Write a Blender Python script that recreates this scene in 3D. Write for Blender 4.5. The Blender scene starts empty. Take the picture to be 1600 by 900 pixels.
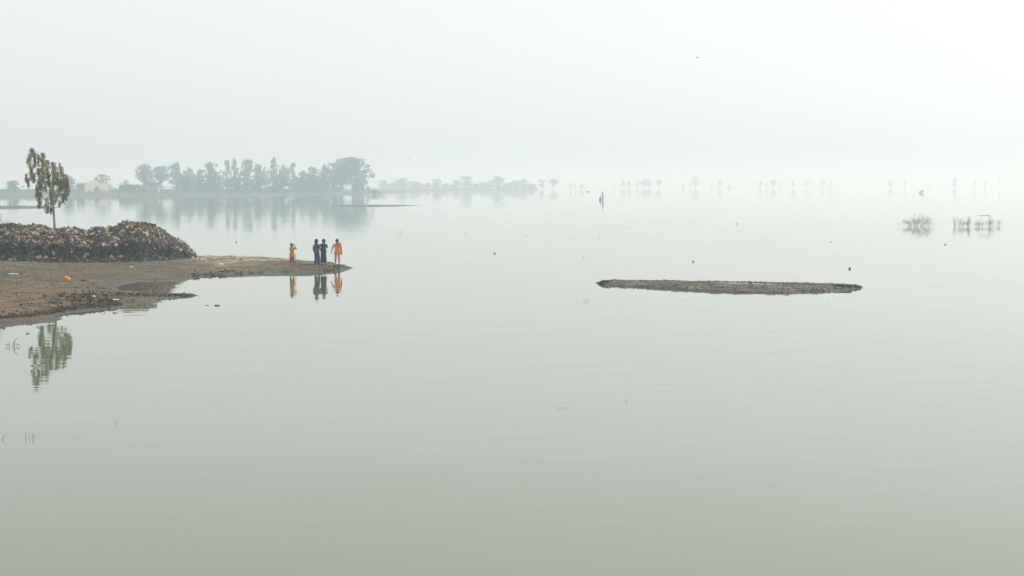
import bpy, bmesh, math, random
import numpy as np
from mathutils import Vector, Matrix, noise
R = math.radians
random.seed(7)
S = bpy.context.scene
C = S.collection

# ------------------------------------------------------------------ camera
FPX = 2537.0                       # focal length in photo pixels (1600 wide)
CAMH = 5.0                         # metres above the water
PITCH = math.atan((450 - 287) / FPX)
cam_d = bpy.data.cameras.new('camera'); cam = bpy.data.objects.new('camera', cam_d); C.objects.link(cam)
cam.location = (0, 0, CAMH); cam.rotation_euler = (math.pi / 2 - PITCH, 0, 0)
cam_d.sensor_width = 36; cam_d.lens = FPX / 1600 * 36
cam_d.clip_start = 0.1; cam_d.clip_end = 30000
S.camera = cam

# ------------------------------------------------------------------ sky, sun, exposure
SUN_AZ = R(56)                     # to the right of the view direction (+Y)
HAZE = 1.18e-3                     # extinction of the hazy air per metre
SUN_EL = R(44)
w = bpy.data.worlds.new('World'); S.world = w; w.use_nodes = True
nt = w.node_tree; nt.nodes.clear()
sky = nt.nodes.new('ShaderNodeTexSky'); sky.sky_type = 'NISHITA'; sky.sun_disc = False
sky.sun_elevation = SUN_EL; sky.sun_rotation = SUN_AZ
sky.air_density = 1.0; sky.dust_density = 3.0; sky.ozone_density = 1.0; sky.altitude = 0
hs = nt.nodes.new('ShaderNodeHueSaturation'); hs.inputs['Saturation'].default_value = 0.18; hs.inputs['Value'].default_value = 0.60
mx = nt.nodes.new('ShaderNodeMix'); mx.data_type = 'RGBA'; mx.inputs[0].default_value = 0.40
mx.inputs[7].default_value = (6.95, 7.6, 7.55, 1)         # even, milky haze layer
bg = nt.nodes.new('ShaderNodeBackground'); bg.inputs['Strength'].default_value = 0.15
wo = nt.nodes.new('ShaderNodeOutputWorld')
nt.links.new(sky.outputs[0], hs.inputs['Color']); nt.links.new(hs.outputs[0], mx.inputs[6])
nt.links.new(mx.outputs[2], bg.inputs[0]); nt.links.new(bg.outputs[0], wo.inputs[0])
sd = bpy.data.lights.new('sun', 'SUN'); so = bpy.data.objects.new('sun', sd); C.objects.link(so)
sd.energy = 2.2; sd.angle = R(1.5); sd.color = (1.0, 0.95, 0.87)
sv = Vector((math.sin(SUN_AZ) * math.cos(SUN_EL), math.cos(SUN_AZ) * math.cos(SUN_EL), math.sin(SUN_EL)))
so.rotation_euler = (-sv).to_track_quat('-Z', 'Y').to_euler()
so.location = (60, 40, 60)
S.view_settings.view_transform = 'Standard'; S.view_settings.look = 'None'
S.view_settings.exposure = 0.45; S.view_settings.gamma = 1.0; S.view_settings.use_curve_mapping = False
S.render.engine = 'CYCLES'
S.cycles.volume_bounces = 3; S.cycles.max_bounces = 8; S.cycles.diffuse_bounces = 3; S.cycles.glossy_bounces = 3
S.cycles.use_denoising = True

# ------------------------------------------------------------------ helpers
cp, sp = math.cos(PITCH), math.sin(PITCH)
def ray(px, py):
    cx = (px - 800) / FPX; cz = -(py - 450) / FPX
    return cx, cp + sp * cz, -sp + cp * cz
def ground(px, py, z=0.0):
    """point of the level plane z seen at photo pixel (px, py)"""
    x, y, zz = ray(px, py); t = (z - CAMH) / zz
    return Vector((x * t, y * t, z))
def at(px, py, Y):
    """point at distance Y seen at photo pixel (px, py)"""
    x, y, zz = ray(px, py); t = Y / y
    return Vector((x * t, Y, CAMH + zz * t))

def tag(o, label=None, cat=None, group=None, kind=None):
    if label: o['label'] = label
    if cat: o['category'] = cat
    if group: o['group'] = group
    if kind: o['kind'] = kind
    return o
def empty(name, loc, rz=0.0, scale=(1, 1, 1)):
    o = bpy.data.objects.new(name, None); C.objects.link(o)
    o.location = loc; o.rotation_euler = (0, 0, rz); o.scale = scale
    o.empty_display_size = 0.2
    return o

class MB:
    """collects geometry for one mesh; every vertex has a tint in 0..1"""
    def __init__(s): s.v = []; s.f = []; s.t = []
    def add(s, verts, faces, tint=0.5):
        n = len(s.v); s.v.extend(tuple(p) for p in verts)
        s.f.extend(tuple(i + n for i in f) for f in faces)
        if isinstance(tint, (list, tuple)): s.t.extend(tint)
        else: s.t.extend([tint] * len(verts))
    def box(s, c, d, rot=None, tint=0.5, jit=0.0, taper=1.0):
        vs = []
        for z in (-1, 1):
            for x, y in ((-1, -1), (1, -1), (1, 1), (-1, 1)):
                k = taper if z > 0 else 1
                p = Vector((x * d[0] / 2 * k, y * d[1] / 2 * k, z * d[2] / 2))
                if jit: p += Vector([random.uniform(-jit, jit) * d[i] for i in range(3)])
                if rot is not None: p = rot @ p
                vs.append(p + Vector(c))
        s.add(vs, [(3, 2, 1, 0), (4, 5, 6, 7), (0, 1, 5, 4), (1, 2, 6, 5), (2, 3, 7, 6), (3, 0, 4, 7)], tint)
    def tube(s, pts, rad, n=6, tint=0.5, cap=True, fold=0.0, nf=5, flat=1.0):
        pts = [Vector(p) for p in pts]
        if not isinstance(rad, (list, tuple)): rad = [rad] * len(pts)
        rings = []; up = Vector((0, 1, 0.01))
        for i, p in enumerate(pts):
            a = pts[max(i - 1, 0)]; b = pts[min(i + 1, len(pts) - 1)]
            d = (b - a).normalized()
            u = d.cross(up)
            if u.length < 1e-4: u = d.cross(Vector((1, 0, 0)))
            u.normalize(); v = d.cross(u).normalized()
            r = rad[i]; rx, ry = (r if isinstance(r, (list, tuple)) else (r, r * flat))
            ring = []
            for k in range(n):
                an = 2 * math.pi * k / n
                g = 1 + fold * math.sin(nf * an + i * 0.9)
                ring.append(p + u * (math.cos(an) * rx * g) + v * (math.sin(an) * ry * g))
            rings.append(ring)
        vs = [q for r_ in rings for q in r_]; fs = []
        for i in range(len(rings) - 1):
            for k in range(n):
                k2 = (k + 1) % n
                fs.append((i * n + k, i * n + k2, (i + 1) * n + k2, (i + 1) * n + k))
        if cap:
            fs.append(tuple(range(n - 1, -1, -1))); m = (len(rings) - 1) * n
            fs.append(tuple(m + k for k in range(n)))
        s.add(vs, fs, tint)
    def leaf(s, p, d, l, wd, tint=0.5, side=None):
        d = Vector(d).normalized()
        if side is None: side = Vector((random.gauss(0, 1), random.gauss(0, 1), random.gauss(0, .4)))
        u = d.cross(side)
        if u.length < 1e-4: u = Vector((1, 0, 0))
        u.normalize(); p = Vector(p)
        s.add([p, p + d * l * .45 + u * wd / 2, p + d * l, p + d * l * .45 - u * wd / 2], [(0, 1, 2, 3)], tint)
    def mesh(s, name, mat, smooth=False):
        me = bpy.data.meshes.new(name); me.from_pydata(s.v, [], s.f)
        if s.t:
            at_ = me.attributes.new('tint', 'FLOAT', 'POINT'); at_.data.foreach_set('value', np.array(s.t, dtype=np.float32))
        me.materials.append(mat)
        if smooth: me.polygons.foreach_set('use_smooth', [True] * len(me.polygons))
        me.update(); return me
    def build(s, name, mat, parent=None, smooth=False):
        return put(name, s.mesh(name, mat, smooth), parent)
def put(name, me, parent=None, loc=None):
    o = bpy.data.objects.new(name, me); C.objects.link(o)
    if parent is not None: o.parent = parent
    if loc is not None: o.location = loc
    return o

def rrot():
    return Matrix.Rotation(random.uniform(0, 6.28), 3, 'Z') @ Matrix.Rotation(random.uniform(-.9, .9), 3, 'X') @ Matrix.Rotation(random.uniform(-.9, .9), 3, 'Y')

def nodes(name):
    m = bpy.data.materials.new(name); m.use_nodes = True
    n = m.node_tree; b = n.nodes['Principled BSDF']
    return m, n, b
def ramp(n, src, stops):
    r = n.nodes.new('ShaderNodeValToRGB'); e = r.color_ramp.elements
    while len(e) < len(stops): e.new(0.5)
    for i, (p, c) in enumerate(stops): e[i].position = p; e[i].color = (*c, 1)
    n.links.new(src, r.inputs[0]); return r.outputs[0]
def mixc(n, fac, a, b, mode='MIX'):
    m = n.nodes.new('ShaderNodeMix'); m.data_type = 'RGBA'; m.blend_type = mode
    for k, v in ((0, fac), (6, a), (7, b)):
        if hasattr(v, 'is_linked') or hasattr(v, 'node'): n.links.new(v, m.inputs[k])
        elif isinstance(v, (int, float)): m.inputs[k].default_value = v
        else: m.inputs[k].default_value = (*v, 1)
    return m.outputs[2]
def noise_t(n, scale, detail=4, rough=.6, vec=None):
    t = n.nodes.new('ShaderNodeTexNoise'); t.inputs['Scale'].default_value = scale
    t.inputs['Detail'].default_value = detail; t.inputs['Roughness'].default_value = rough
    if vec is not None: n.links.new(vec, t.inputs['Vector'])
    return t
def bump(n, b, src, strength, dist):
    bm = n.nodes.new('ShaderNodeBump'); bm.inputs['Strength'].default_value = strength; bm.inputs['Distance'].default_value = dist
    n.links.new(src, bm.inputs['Height']); n.links.new(bm.outputs[0], b.inputs['Normal'])
def tint_mat(name, stops, rough=.85, nscale=None, bumpd=0.0, spec=.3):
    m, n, b = nodes(name)
    a = n.nodes.new('ShaderNodeAttribute'); a.attribute_name = 'tint'
    col = ramp(n, a.outputs['Fac'], stops)
    g = n.nodes.new('ShaderNodeNewGeometry')
    if nscale:
        t = noise_t(n, nscale, 5, .65, g.outputs['Position'])
        v = ramp(n, t.outputs['Fac'], [(.3, (.62, .62, .62)), (.7, (1.25, 1.22, 1.18))])
        col = mixc(n, 1.0, col, v, 'MULTIPLY')
        if bumpd: bump(n, b, t.outputs['Fac'], 1.0, bumpd)
    n.links.new(col, b.inputs['Base Color'])
    b.inputs['Roughness'].default_value = rough; b.inputs['Specular IOR Level'].default_value = spec
    return m
def plain_mat(name, col, rough=.8, var=.25, scale=6.0, spec=.3):
    m, n, b = nodes(name)
    tc = n.nodes.new('ShaderNodeTexCoord')
    t = noise_t(n, scale, 4, .6, tc.outputs['Object'])
    lo = tuple(c * (1 - var) for c in col); hi = tuple(min(1, c * (1 + var)) for c in col)
    n.links.new(ramp(n, t.outputs['Fac'], [(.3, lo), (.7, hi)]), b.inputs['Base Color'])
    b.inputs['Roughness'].default_value = rough; b.inputs['Specular IOR Level'].default_value = spec
    return m
def leaf_mat(name, stops, trans=.25):
    m = tint_mat(name, stops, .6, None, 0, .25)
    n = m.node_tree; b = n.nodes['Principled BSDF']; out = n.nodes['Material Output']
    tr = n.nodes.new('ShaderNodeBsdfTranslucent'); ms = n.nodes.new('ShaderNodeMixShader'); ms.inputs[0].default_value = trans
    n.links.new(b.inputs['Base Color'].links[0].from_socket, tr.inputs[0])
    n.links.new(b.outputs[0], ms.inputs[1]); n.links.new(tr.outputs[0], ms.inputs[2]); n.links.new(ms.outputs[0], out.inputs[0])
    return m

# ------------------------------------------------------------------ materials
def water_mat():
    m, n, b = nodes('turbid_river_water')
    g = n.nodes.new('ShaderNodeNewGeometry')
    def slope(scale, sx, sy, ax, ay, det):
        mp = n.nodes.new('ShaderNodeMapping'); mp.inputs['Scale'].default_value = (sx, sy, 1)
        n.links.new(g.outputs['Position'], mp.inputs['Vector'])
        t = noise_t(n, scale, det, .55, mp.outputs[0])
        s1 = n.nodes.new('ShaderNodeVectorMath'); s1.operation = 'SUBTRACT'; s1.inputs[1].default_value = (.5, .5, .5)
        n.links.new(t.outputs['Color'], s1.inputs[0])
        s2 = n.nodes.new('ShaderNodeVectorMath'); s2.operation = 'MULTIPLY'; s2.inputs[1].default_value = (ax, ay, 0)
        n.links.new(s1.outputs[0], s2.inputs[0]); return s2.outputs[0]
    a = slope(1.0, .55, 3.4, .006, .036, 2)      # short ripples, crests across the view
    c = slope(1.0, .05, .30, .002, .006, 2)      # long slow swell
    # wind patches modulate the ripples
    wp = noise_t(n, .018, 2, .5, g.outputs['Position'])
    wf = ramp(n, wp.outputs['Fac'], [(.35, (.40, .40, .40)), (.65, (1, 1, 1))])
    s3 = n.nodes.new('ShaderNodeVectorMath'); s3.operation = 'MULTIPLY'; n.links.new(a, s3.inputs[0]); n.links.new(wf, s3.inputs[1])
    s4 = n.nodes.new('ShaderNodeVectorMath'); s4.operation = 'ADD'; n.links.new(s3.outputs[0], s4.inputs[0]); n.links.new(c, s4.inputs[1])
    s5 = n.nodes.new('ShaderNodeVectorMath'); s5.operation = 'ADD'; s5.inputs[1].default_value = (0, 0, 1); n.links.new(s4.outputs[0], s5.inputs[0])
    s6 = n.nodes.new('ShaderNodeVectorMath'); s6.operation = 'NORMALIZE'; n.links.new(s5.outputs[0], s6.inputs[0])
    n.links.new(s6.outputs[0], b.inputs['Normal'])
    t = noise_t(n, .02, 3, .5, g.outputs['Position'])
    wc = ramp(n, t.outputs['Fac'], [(.3, (.092, .113, .058)), (.7, (.108, .129, .068))])
    vd = n.nodes.new('ShaderNodeVectorMath'); vd.operation = 'DISTANCE'; vd.inputs[1].default_value = (-17.2, 78.0, 0)   # silt stirred up in the shallow inlet
    n.links.new(g.outputs['Position'], vd.inputs[0])
    sr = n.nodes.new('ShaderNodeMapRange'); sr.inputs[1].default_value = 3.0; sr.inputs[2].default_value = 11.0; sr.inputs[3].default_value = 1.0; sr.inputs[4].default_value = 0.0
    n.links.new(vd.outputs['Value'], sr.inputs[0])
    n.links.new(mixc(n, sr.outputs[0], wc, (.150, .118, .074)), b.inputs['Base Color'])
    b.inputs['Roughness'].default_value = .02; b.inputs['IOR'].default_value = 1.60
    return m
def mud_mat(name, dry, mid, wet, clod, z0=.02, z1=.16, nscale=1.0, red=(.235, .150, .082), sand=(.46, .39, .27)):
    """silt: dry crust, damp olive mud, wet rim near the water level, darker clods"""
    m, n, b = nodes(name)
    g = n.nodes.new('ShaderNodeNewGeometry')
    mp = n.nodes.new('ShaderNodeMapping'); mp.inputs['Scale'].default_value = (.45 * nscale, .18 * nscale, 1); n.links.new(g.outputs['Position'], mp.inputs[0])
    big = noise_t(n, 1.0, 4, .6, mp.outputs[0])
    fine = noise_t(n, 4.5, 6, .7, g.outputs['Position'])
    c = mixc(n, ramp(n, big.outputs['Fac'], [(.42, (0, 0, 0)), (.62, (.8, .8, .8))]), mid, dry)
    da = n.nodes.new('ShaderNodeAttribute'); da.attribute_name = 'dry'      # kind of soil: 0 silt, up to .5 reddish earth, 1 pale sand
    c = mixc(n, ramp(n, da.outputs['Fac'], [(0, (0, 0, 0)), (.5, (.75, .75, .75))]), c, red)
    c = mixc(n, ramp(n, da.outputs['Fac'], [(.55, (0, 0, 0)), (1, (1, 1, 1))]), c, sand)
    c = mixc(n, ramp(n, fine.outputs['Fac'], [(.50, (0, 0, 0)), (.72, (.85, .85, .85))]), c, clod)
    mp2 = n.nodes.new('ShaderNodeMapping'); mp2.inputs['Scale'].default_value = (.9, 1.7, 1); n.links.new(g.outputs['Position'], mp2.inputs[0])
    st = noise_t(n, 1.3, 5, .72, mp2.outputs[0])                           # trampled, damp streaks
    c = mixc(n, ramp(n, st.outputs['Fac'], [(.48, (0, 0, 0)), (.57, (.85, .85, .85))]), c, wet)
    lt = noise_t(n, 2.3, 4, .7, mp2.outputs[0])
    c = mixc(n, ramp(n, lt.outputs['Fac'], [(.58, (0, 0, 0)), (.72, (.6, .6, .6))]), c, red)
    sx = n.nodes.new('ShaderNodeSeparateXYZ'); n.links.new(g.outputs['Position'], sx.inputs[0])
    ad = n.nodes.new('ShaderNodeMath'); ad.operation = 'MULTIPLY_ADD'; ad.inputs[1].default_value = .12
    n.links.new(fine.outputs['Fac'], ad.inputs[0]); n.links.new(sx.outputs['Z'], ad.inputs[2])
    mr = n.nodes.new('ShaderNodeMapRange'); mr.inputs[1].default_value = z0 + .06; mr.inputs[2].default_value = z1 + .06
    n.links.new(ad.outputs[0], mr.inputs[0])
    c2 = mixc(n, mr.outputs[0], wet, c)
    n.links.new(c2, b.inputs['Base Color'])
    rr = n.nodes.new('ShaderNodeMapRange'); rr.inputs[3].default_value = .45; rr.inputs[4].default_value = .95; n.links.new(mr.outputs[0], rr.inputs[0])
    n.links.new(rr.outputs[0], b.inputs['Roughness']); b.inputs['Specular IOR Level'].default_value = .25
    bump(n, b, fine.outputs['Fac'], 1.0, .2)
    return m
M = {}
M['water'] = water_mat()
M['shore'] = mud_mat('shore_silt', (.215, .160, .096), (.138, .105, .064), (.062, .048, .031), (.038, .029, .018))
M['islet'] = mud_mat('islet_mud', (.25, .215, .145), (.14, .122, .080), (.036, .033, .024), (.022, .020, .014), .0, .08, 2.0)
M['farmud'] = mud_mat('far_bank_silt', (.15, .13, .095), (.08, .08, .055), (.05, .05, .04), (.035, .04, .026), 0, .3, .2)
M['heap_soil'] = tint_mat('dark_heap_soil', [(0, (.016, .011, .007)), (1, (.042, .029, .018))], .95, 3.0, .08)
M['rubble'] = tint_mat('broken_brick_rubble', [(0, (.022, .015, .010)), (.35, (.075, .050, .032)), (.7, (.215, .148, .100)), (.9, (.42, .31, .225)), (1, (.55, .47, .39))], .92, 9.0, .02)
M['clod'] = tint_mat('mud_clods', [(0, (.018, .013, .009)), (.6, (.060, .045, .029)), (.9, (.15, .11, .07)), (1, (.36, .31, .25))], .95, 8.0, .02)
M['bark'] = tint_mat('pale_bark', [(0, (.16, .115, .075)), (1, (.46, .38, .27))], .85, 5.0, .01)
M['leaf'] = leaf_mat('eucalyptus_leaf', [(0, (.040, .043, .008)), (.5, (.150, .142, .034)), (1, (.42, .36, .11))], .5)
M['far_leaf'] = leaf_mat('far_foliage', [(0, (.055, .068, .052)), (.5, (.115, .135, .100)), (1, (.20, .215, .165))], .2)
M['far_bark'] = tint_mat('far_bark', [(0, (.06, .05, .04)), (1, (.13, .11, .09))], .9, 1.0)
M['twig'] = tint_mat('dry_twigs', [(0, (.18, .15, .11)), (.5, (.38, .32, .24)), (1, (.56, .50, .40))], .9)
M['reed'] = tint_mat('wet_reed', [(0, (.05, .052, .036)), (1, (.14, .135, .085))], .8)
M['wood'] = tint_mat('grey_wet_wood', [(0, (.035, .035, .032)), (1, (.10, .09, .075))], .85, 6.0)
M['cream'] = plain_mat('cream_plaster', (.62, .55, .40), .9, .15, .6)
M['adobe'] = plain_mat('mud_plaster', (.36, .28, .20), .95, .2, .6)
M['dark_adobe'] = plain_mat('dark_shed_wall', (.075, .07, .06), .95, .3, .5)
M['orange_door'] = plain_mat('orange_cloth_curtain', (.55, .22, .09), .9, .15, 1)
M['dark_void'] = plain_mat('dim_interior_wood', (.05, .045, .04), .95, .2, 1)
M['shaded_cream'] = plain_mat('shaded_cream_wall', (.16, .15, .13), .95, .2, .6)  # shaded face of the cream house, shade put into the colour
M['roof'] = plain_mat('pale_roof_edge', (.55, .48, .38), .9, .2, .5)
M['skin'] = plain_mat('brown_skin', (.24, .125, .07), .6, .1, 9)
M['hair'] = plain_mat('black_hair', (.012, .010, .009), .55, .3, 20)
M['ochre'] = plain_mat('ochre_cotton', (.58, .23, .050), .9, .12, 8)
M['ochre2'] = plain_mat('rust_cotton', (.27, .105, .028), .9, .15, 8)
M['green'] = plain_mat('grey_green_cotton', (.062, .088, .066), .9, .2, 8)
M['jeans'] = plain_mat('blue_denim', (.020, .050, .105), .9, .25, 10)
M['black'] = plain_mat('black_cotton', (.010, .012, .018), .9, .3, 8)
M['orange'] = plain_mat('orange_cotton', (.78, .235, .075), .9, .12, 8)
M['orange2'] = plain_mat('coral_scarf', (.80, .085, .035), .9, .12, 8)
M['white'] = plain_mat('pale_cloth', (.66, .64, .58), .9, .1, 8)
M['shoe'] = plain_mat('dark_sandal', (.03, .024, .02), .7, .2, 8)
M['eye'] = plain_mat('dark_eye', (.02, .015, .012), .4, .1, 8)
M['bag'] = plain_mat('orange_plastic', (.80, .15, .035), .45, .12, 9, .5)
M['litter'] = plain_mat('white_plastic', (.62, .61, .57), .5, .15, 9, .5)
M['brownrag'] = plain_mat('red_brown_rag', (.10, .028, .018), .9, .3, 9)
M['bird'] = plain_mat('dark_feather', (.03, .03, .03), .7, .2, 9)

# ------------------------------------------------------------------ water
def sheet(name, outline, mat, kind='structure'):
    me = bpy.data.meshes.new(name); me.from_pydata(outline, [], [tuple(range(len(outline)))])
    me.materials.append(mat); o = put(name, me); o['kind'] = kind; return o
sheet('water', [(-6000, -300, 0), (6000, -300, 0), (6000, 9000, 0), (-6000, 9000, 0)], M['water'])

# ------------------------------------------------------------------ height-field land
def sdist(P, poly):
    """signed distance of points P (n,2) to polygon (m,2): positive inside"""
    n = len(poly); d2 = np.full(len(P), 1e18); ins = np.zeros(len(P), bool)
    for i in range(n):
        a = poly[i]; b = poly[(i + 1) % n]; ab = b - a
        t = np.clip(((P - a) @ ab) / max(ab @ ab, 1e-12), 0, 1)
        q = P - (a + t[:, None] * ab)
        d2 = np.minimum(d2, (q * q).sum(1))
        if a[1] != b[1]:
            c = ((a[1] > P[:, 1]) != (b[1] > P[:, 1])) & (P[:, 0] < (b[0] - a[0]) * (P[:, 1] - a[1]) / (b[1] - a[1]) + a[0])
            ins ^= c
    d = np.sqrt(d2); return np.where(ins, d, -d)
def sampler(hf, poly, step):
    poly = np.array(poly); lo = poly.min(0) - 2; hi = poly.max(0) + 2
    xs = np.arange(lo[0], hi[0] + step, step); ys = np.arange(lo[1], hi[1] + step, step); X, Y = np.meshgrid(xs, ys)
    P = np.stack([X.ravel(), Y.ravel()], 1); Z = hf(P[:, 0], P[:, 1], sdist(P, poly)).reshape(X.shape)
    def f(x, y):
        u = min(max((x - lo[0]) / step, 0), len(xs) - 1.001); v = min(max((y - lo[1]) / step, 0), len(ys) - 1.001)
        i, j = int(u), int(v); a, b = u - i, v - j
        return float((Z[j, i] * (1 - a) + Z[j, i + 1] * a) * (1 - b) + (Z[j + 1, i] * (1 - a) + Z[j + 1, i + 1] * a) * b)
    return f
TAB = {}
def fbm(X, Y, scale, seed, octv=4):
    """value noise on numpy arrays"""
    if seed not in TAB: TAB[seed] = np.random.RandomState(seed).rand(6, 256, 256)
    tot = np.zeros_like(X); amp = 1.0; nrm = 0
    for o in range(octv):
        T = TAB[seed][o]; x = X * scale; y = Y * scale
        xi = np.floor(x).astype(int); yi = np.floor(y).astype(int); fx = x - xi; fy = y - yi
        fx = fx * fx * (3 - 2 * fx); fy = fy * fy * (3 - 2 * fy)
        g = lambda i, j: T[(xi + i) % 256, (yi + j) % 256]
        tot += amp * (g(0, 0) * (1 - fx) * (1 - fy) + g(1, 0) * fx * (1 - fy) + g(0, 1) * (1 - fx) * fy + g(1, 1) * fx * fy)
        nrm += amp; amp *= .5; scale *= 2.03
    return tot / nrm - .5
def field(name, poly, step, hfun, mat, margin=1.2, xmin=-1e9, dry=None):
    poly = np.array([(p[0], p[1]) for p in poly]); stepy = step
    lo = poly.min(0) - margin; hi = poly.max(0) + margin; lo[0] = max(lo[0], xmin)
    xs = np.arange(lo[0], hi[0], step); ys = np.arange(lo[1], hi[1], stepy)
    X, Y = np.meshgrid(xs, ys); P = np.stack([X.ravel(), Y.ravel()], 1)
    D = sdist(P, poly); Z = hfun(P[:, 0], P[:, 1], D)
    nx, ny = len(xs), len(ys)
    keep = (D > -margin).reshape(ny, nx)
    kq = keep[:-1, :-1] | keep[1:, :-1] | keep[:-1, 1:] | keep[1:, 1:]
    j, i = np.nonzero(kq); a = j * nx + i
    F = np.stack([a, a + 1, a + nx + 1, a + nx], 1)
    used = np.unique(F); remap = np.full(nx * ny, -1); remap[used] = np.arange(len(used))
    V = np.stack([P[:, 0], P[:, 1], Z], 1)[used]; F = remap[F]
    me = bpy.data.meshes.new(name)
    me.vertices.add(len(V)); me.vertices.foreach_set('co', V.astype(np.float32).ravel())
    me.loops.add(F.size); me.loops.foreach_set('vertex_index', F.astype(np.int32).ravel())
    me.polygons.add(len(F)); me.polygons.foreach_set('loop_start', np.arange(0, F.size, 4, dtype=np.int32))
    me.polygons.foreach_set('loop_total', np.full(len(F), 4, dtype=np.int32))
    me.polygons.foreach_set('use_smooth', np.ones(len(F), bool))
    a_ = me.attributes.new('dry', 'FLOAT', 'POINT')
    a_.data.foreach_set('value', (dry(V[:, 0], V[:, 1], V[:, 2]) if dry else np.zeros(len(V))).astype(np.float32))
    me.materials.append(mat); me.update(calc_edges=True); me.validate()
    return put(name, me)

# near bank with the spit
front = [(-900, 560), (-260, 532), (-120, 519), (-20, 509.5), (30, 506), (62, 504.5), (84, 502), (100, 499.5), (94, 496), (80, 495), (100, 491), (122, 487.5), (150, 484.5), (186, 482), (206, 477),
         (236, 472), (262, 467), (290, 464), (312, 462), (300, 459.5), (262, 458), (225, 458), (198, 456.5), (184, 450), (192, 444), (215, 441), (250, 440),
         (288, 438.5), (305, 434.5), (330, 431), (370, 428.5), (420, 426), (450, 425), (480, 424.5), (510, 423.5), (540, 421.5), (553, 418.5)]
back = [(551, 415), (538, 412.8), (520, 411.8), (502, 410.5), (478, 407), (440, 404.5), (400, 402.5), (350, 400.5), (310, 399.5), (240, 397), (120, 394), (0, 392), (-260, 390), (-900, 388)]
shore_poly = [ground(x, y) for x, y in front] + [ground(x, y, .12) for x, y in back]
def shore_h(x, y, d):
    # the spit (right, far) has a short muddy face; the near bank rises slowly
    pxs = 800 + x / np.maximum(y, 1) * FPX
    spit = 1 / (1 + np.exp(-(pxs - 345) / 18)) * (y > 84)
    low = np.exp(-((pxs - 250) / 55) ** 2) * (y < 84)
    near = .12 * (1 - np.exp(-np.maximum(d, 0) / .5)) + .032 * np.minimum(np.maximum(d, 0), 26)
    near = near * (1 - .45 * low)
    sh = .30 * (1 - np.exp(-np.maximum(d, 0) / .75)) + .02 * np.maximum(d, 0)
    z = near * (1 - spit) + sh * spit
    # low broken ledge on the reddish near bank
    led = 1 / (1 + np.exp(-(d - 1.6 - 1.2 * fbm(x, y, .35, 5)) / .12)) * (y < 72) * (1 - spit)
    z = z + .13 * led
    amp = np.clip(d / .8, 0, 1) * .17
    z = z + amp * fbm(x, y, 1.1, 2, 5) + np.clip(d / .3, 0, 1) * .08 * fbm(x, y, 3.2, 9, 4)
    und = np.maximum(-d, 0)
    wob = .045 * fbm(x, y, 1.6, 3, 4)          # ragged water's edge
    return np.where(d > 0, z + wob - .012, wob - .012 - .10 * und)
BK = np.array([tuple(ground(x, y, .12).xy) for x, y in back])
def shore_dry(x, y, z):
    px = 800 + x / np.maximum(y, 1) * FPX; P = np.stack([x, y], 1)
    db = np.full(len(x), 1e9)
    for a, b in zip(BK[:-1], BK[1:]):
        t = np.clip(((P - a) @ (b - a)) / ((b - a) @ (b - a)), 0, 1); q = P - (a + t[:, None] * (b - a)); db = np.minimum(db, np.sqrt((q * q).sum(1)))
    nn = fbm(x, y, .5, 71, 4)
    sandy = np.clip((1.2 - db / np.maximum(.6, 7.5 * np.clip((520 - px) / 170, .12, 1) + 4 * nn)) * 2.5, 0, 1) * np.clip((px - 296) / 12, 0, 1) * np.clip((506 - px) / 30, 0, 1)
    py = 287 + (CAMH - z) / np.maximum(y, 1) * FPX
    redd = .5 * np.clip((172 - px + 120 * nn) / 70, 0, 1) * np.clip((y < 78) * (78 - y + 10 * nn) / 6, 0, 1)
    return np.where(sandy > .02, .5 + .5 * sandy, redd + .12 * np.clip(nn * 3, 0, 1))
shore = field('river_bank', shore_poly, .13, shore_h, M['shore'], 1.2, -44, shore_dry); shore['kind'] = 'structure'
SP = np.array([(p[0], p[1]) for p in shore_poly])
shore_z = sampler(shore_h, SP, .2)
def on_shore(px, py):
    """a point of the bank seen at that pixel"""
    z = .2
    for _ in range(8):
        p = ground(px, py, z); z = .5 * z + .5 * shore_z(p.x, p.y)
    p = ground(px, py, z); p.z = shore_z(p.x, p.y); return p

# mud islet, right of the middle
isl_f = [(931, 442.6), (940, 445.6), (965, 447.5), (1000, 449), (1040, 451.5), (1075, 453.5), (1110, 455.5), (1150, 457), (1200, 457.8), (1240, 458), (1262, 456.5), (1290, 456), (1318, 454.5), (1336, 451.6), (1349, 449.6)]
isl_b = [(1346, 448.2), (1330, 446.3), (1300, 444.5), (1260, 443.3), (1220, 442.2), (1180, 441.4), (1140, 440.5), (1105, 439.6), (1060, 438.9), (1020, 438.0), (985, 437.6), (955, 438.8), (938, 440.8)]
isl_poly = [ground(x, y) for x, y in isl_f] + [ground(x, y, float(np.interp(x, [930, 985, 1040, 1100, 1310, 1325, 1352], [.0, .08, .08, -.01, -.01, .0, .0]))) for x, y in isl_b]
pool_poly = np.array([tuple(ground(x, y).xy) for x, y in [(1104, 441.6), (1150, 443.6), (1200, 445.2), (1262, 446.0), (1262, 444.8), (1200, 443.4), (1150, 441.9)]])
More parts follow.
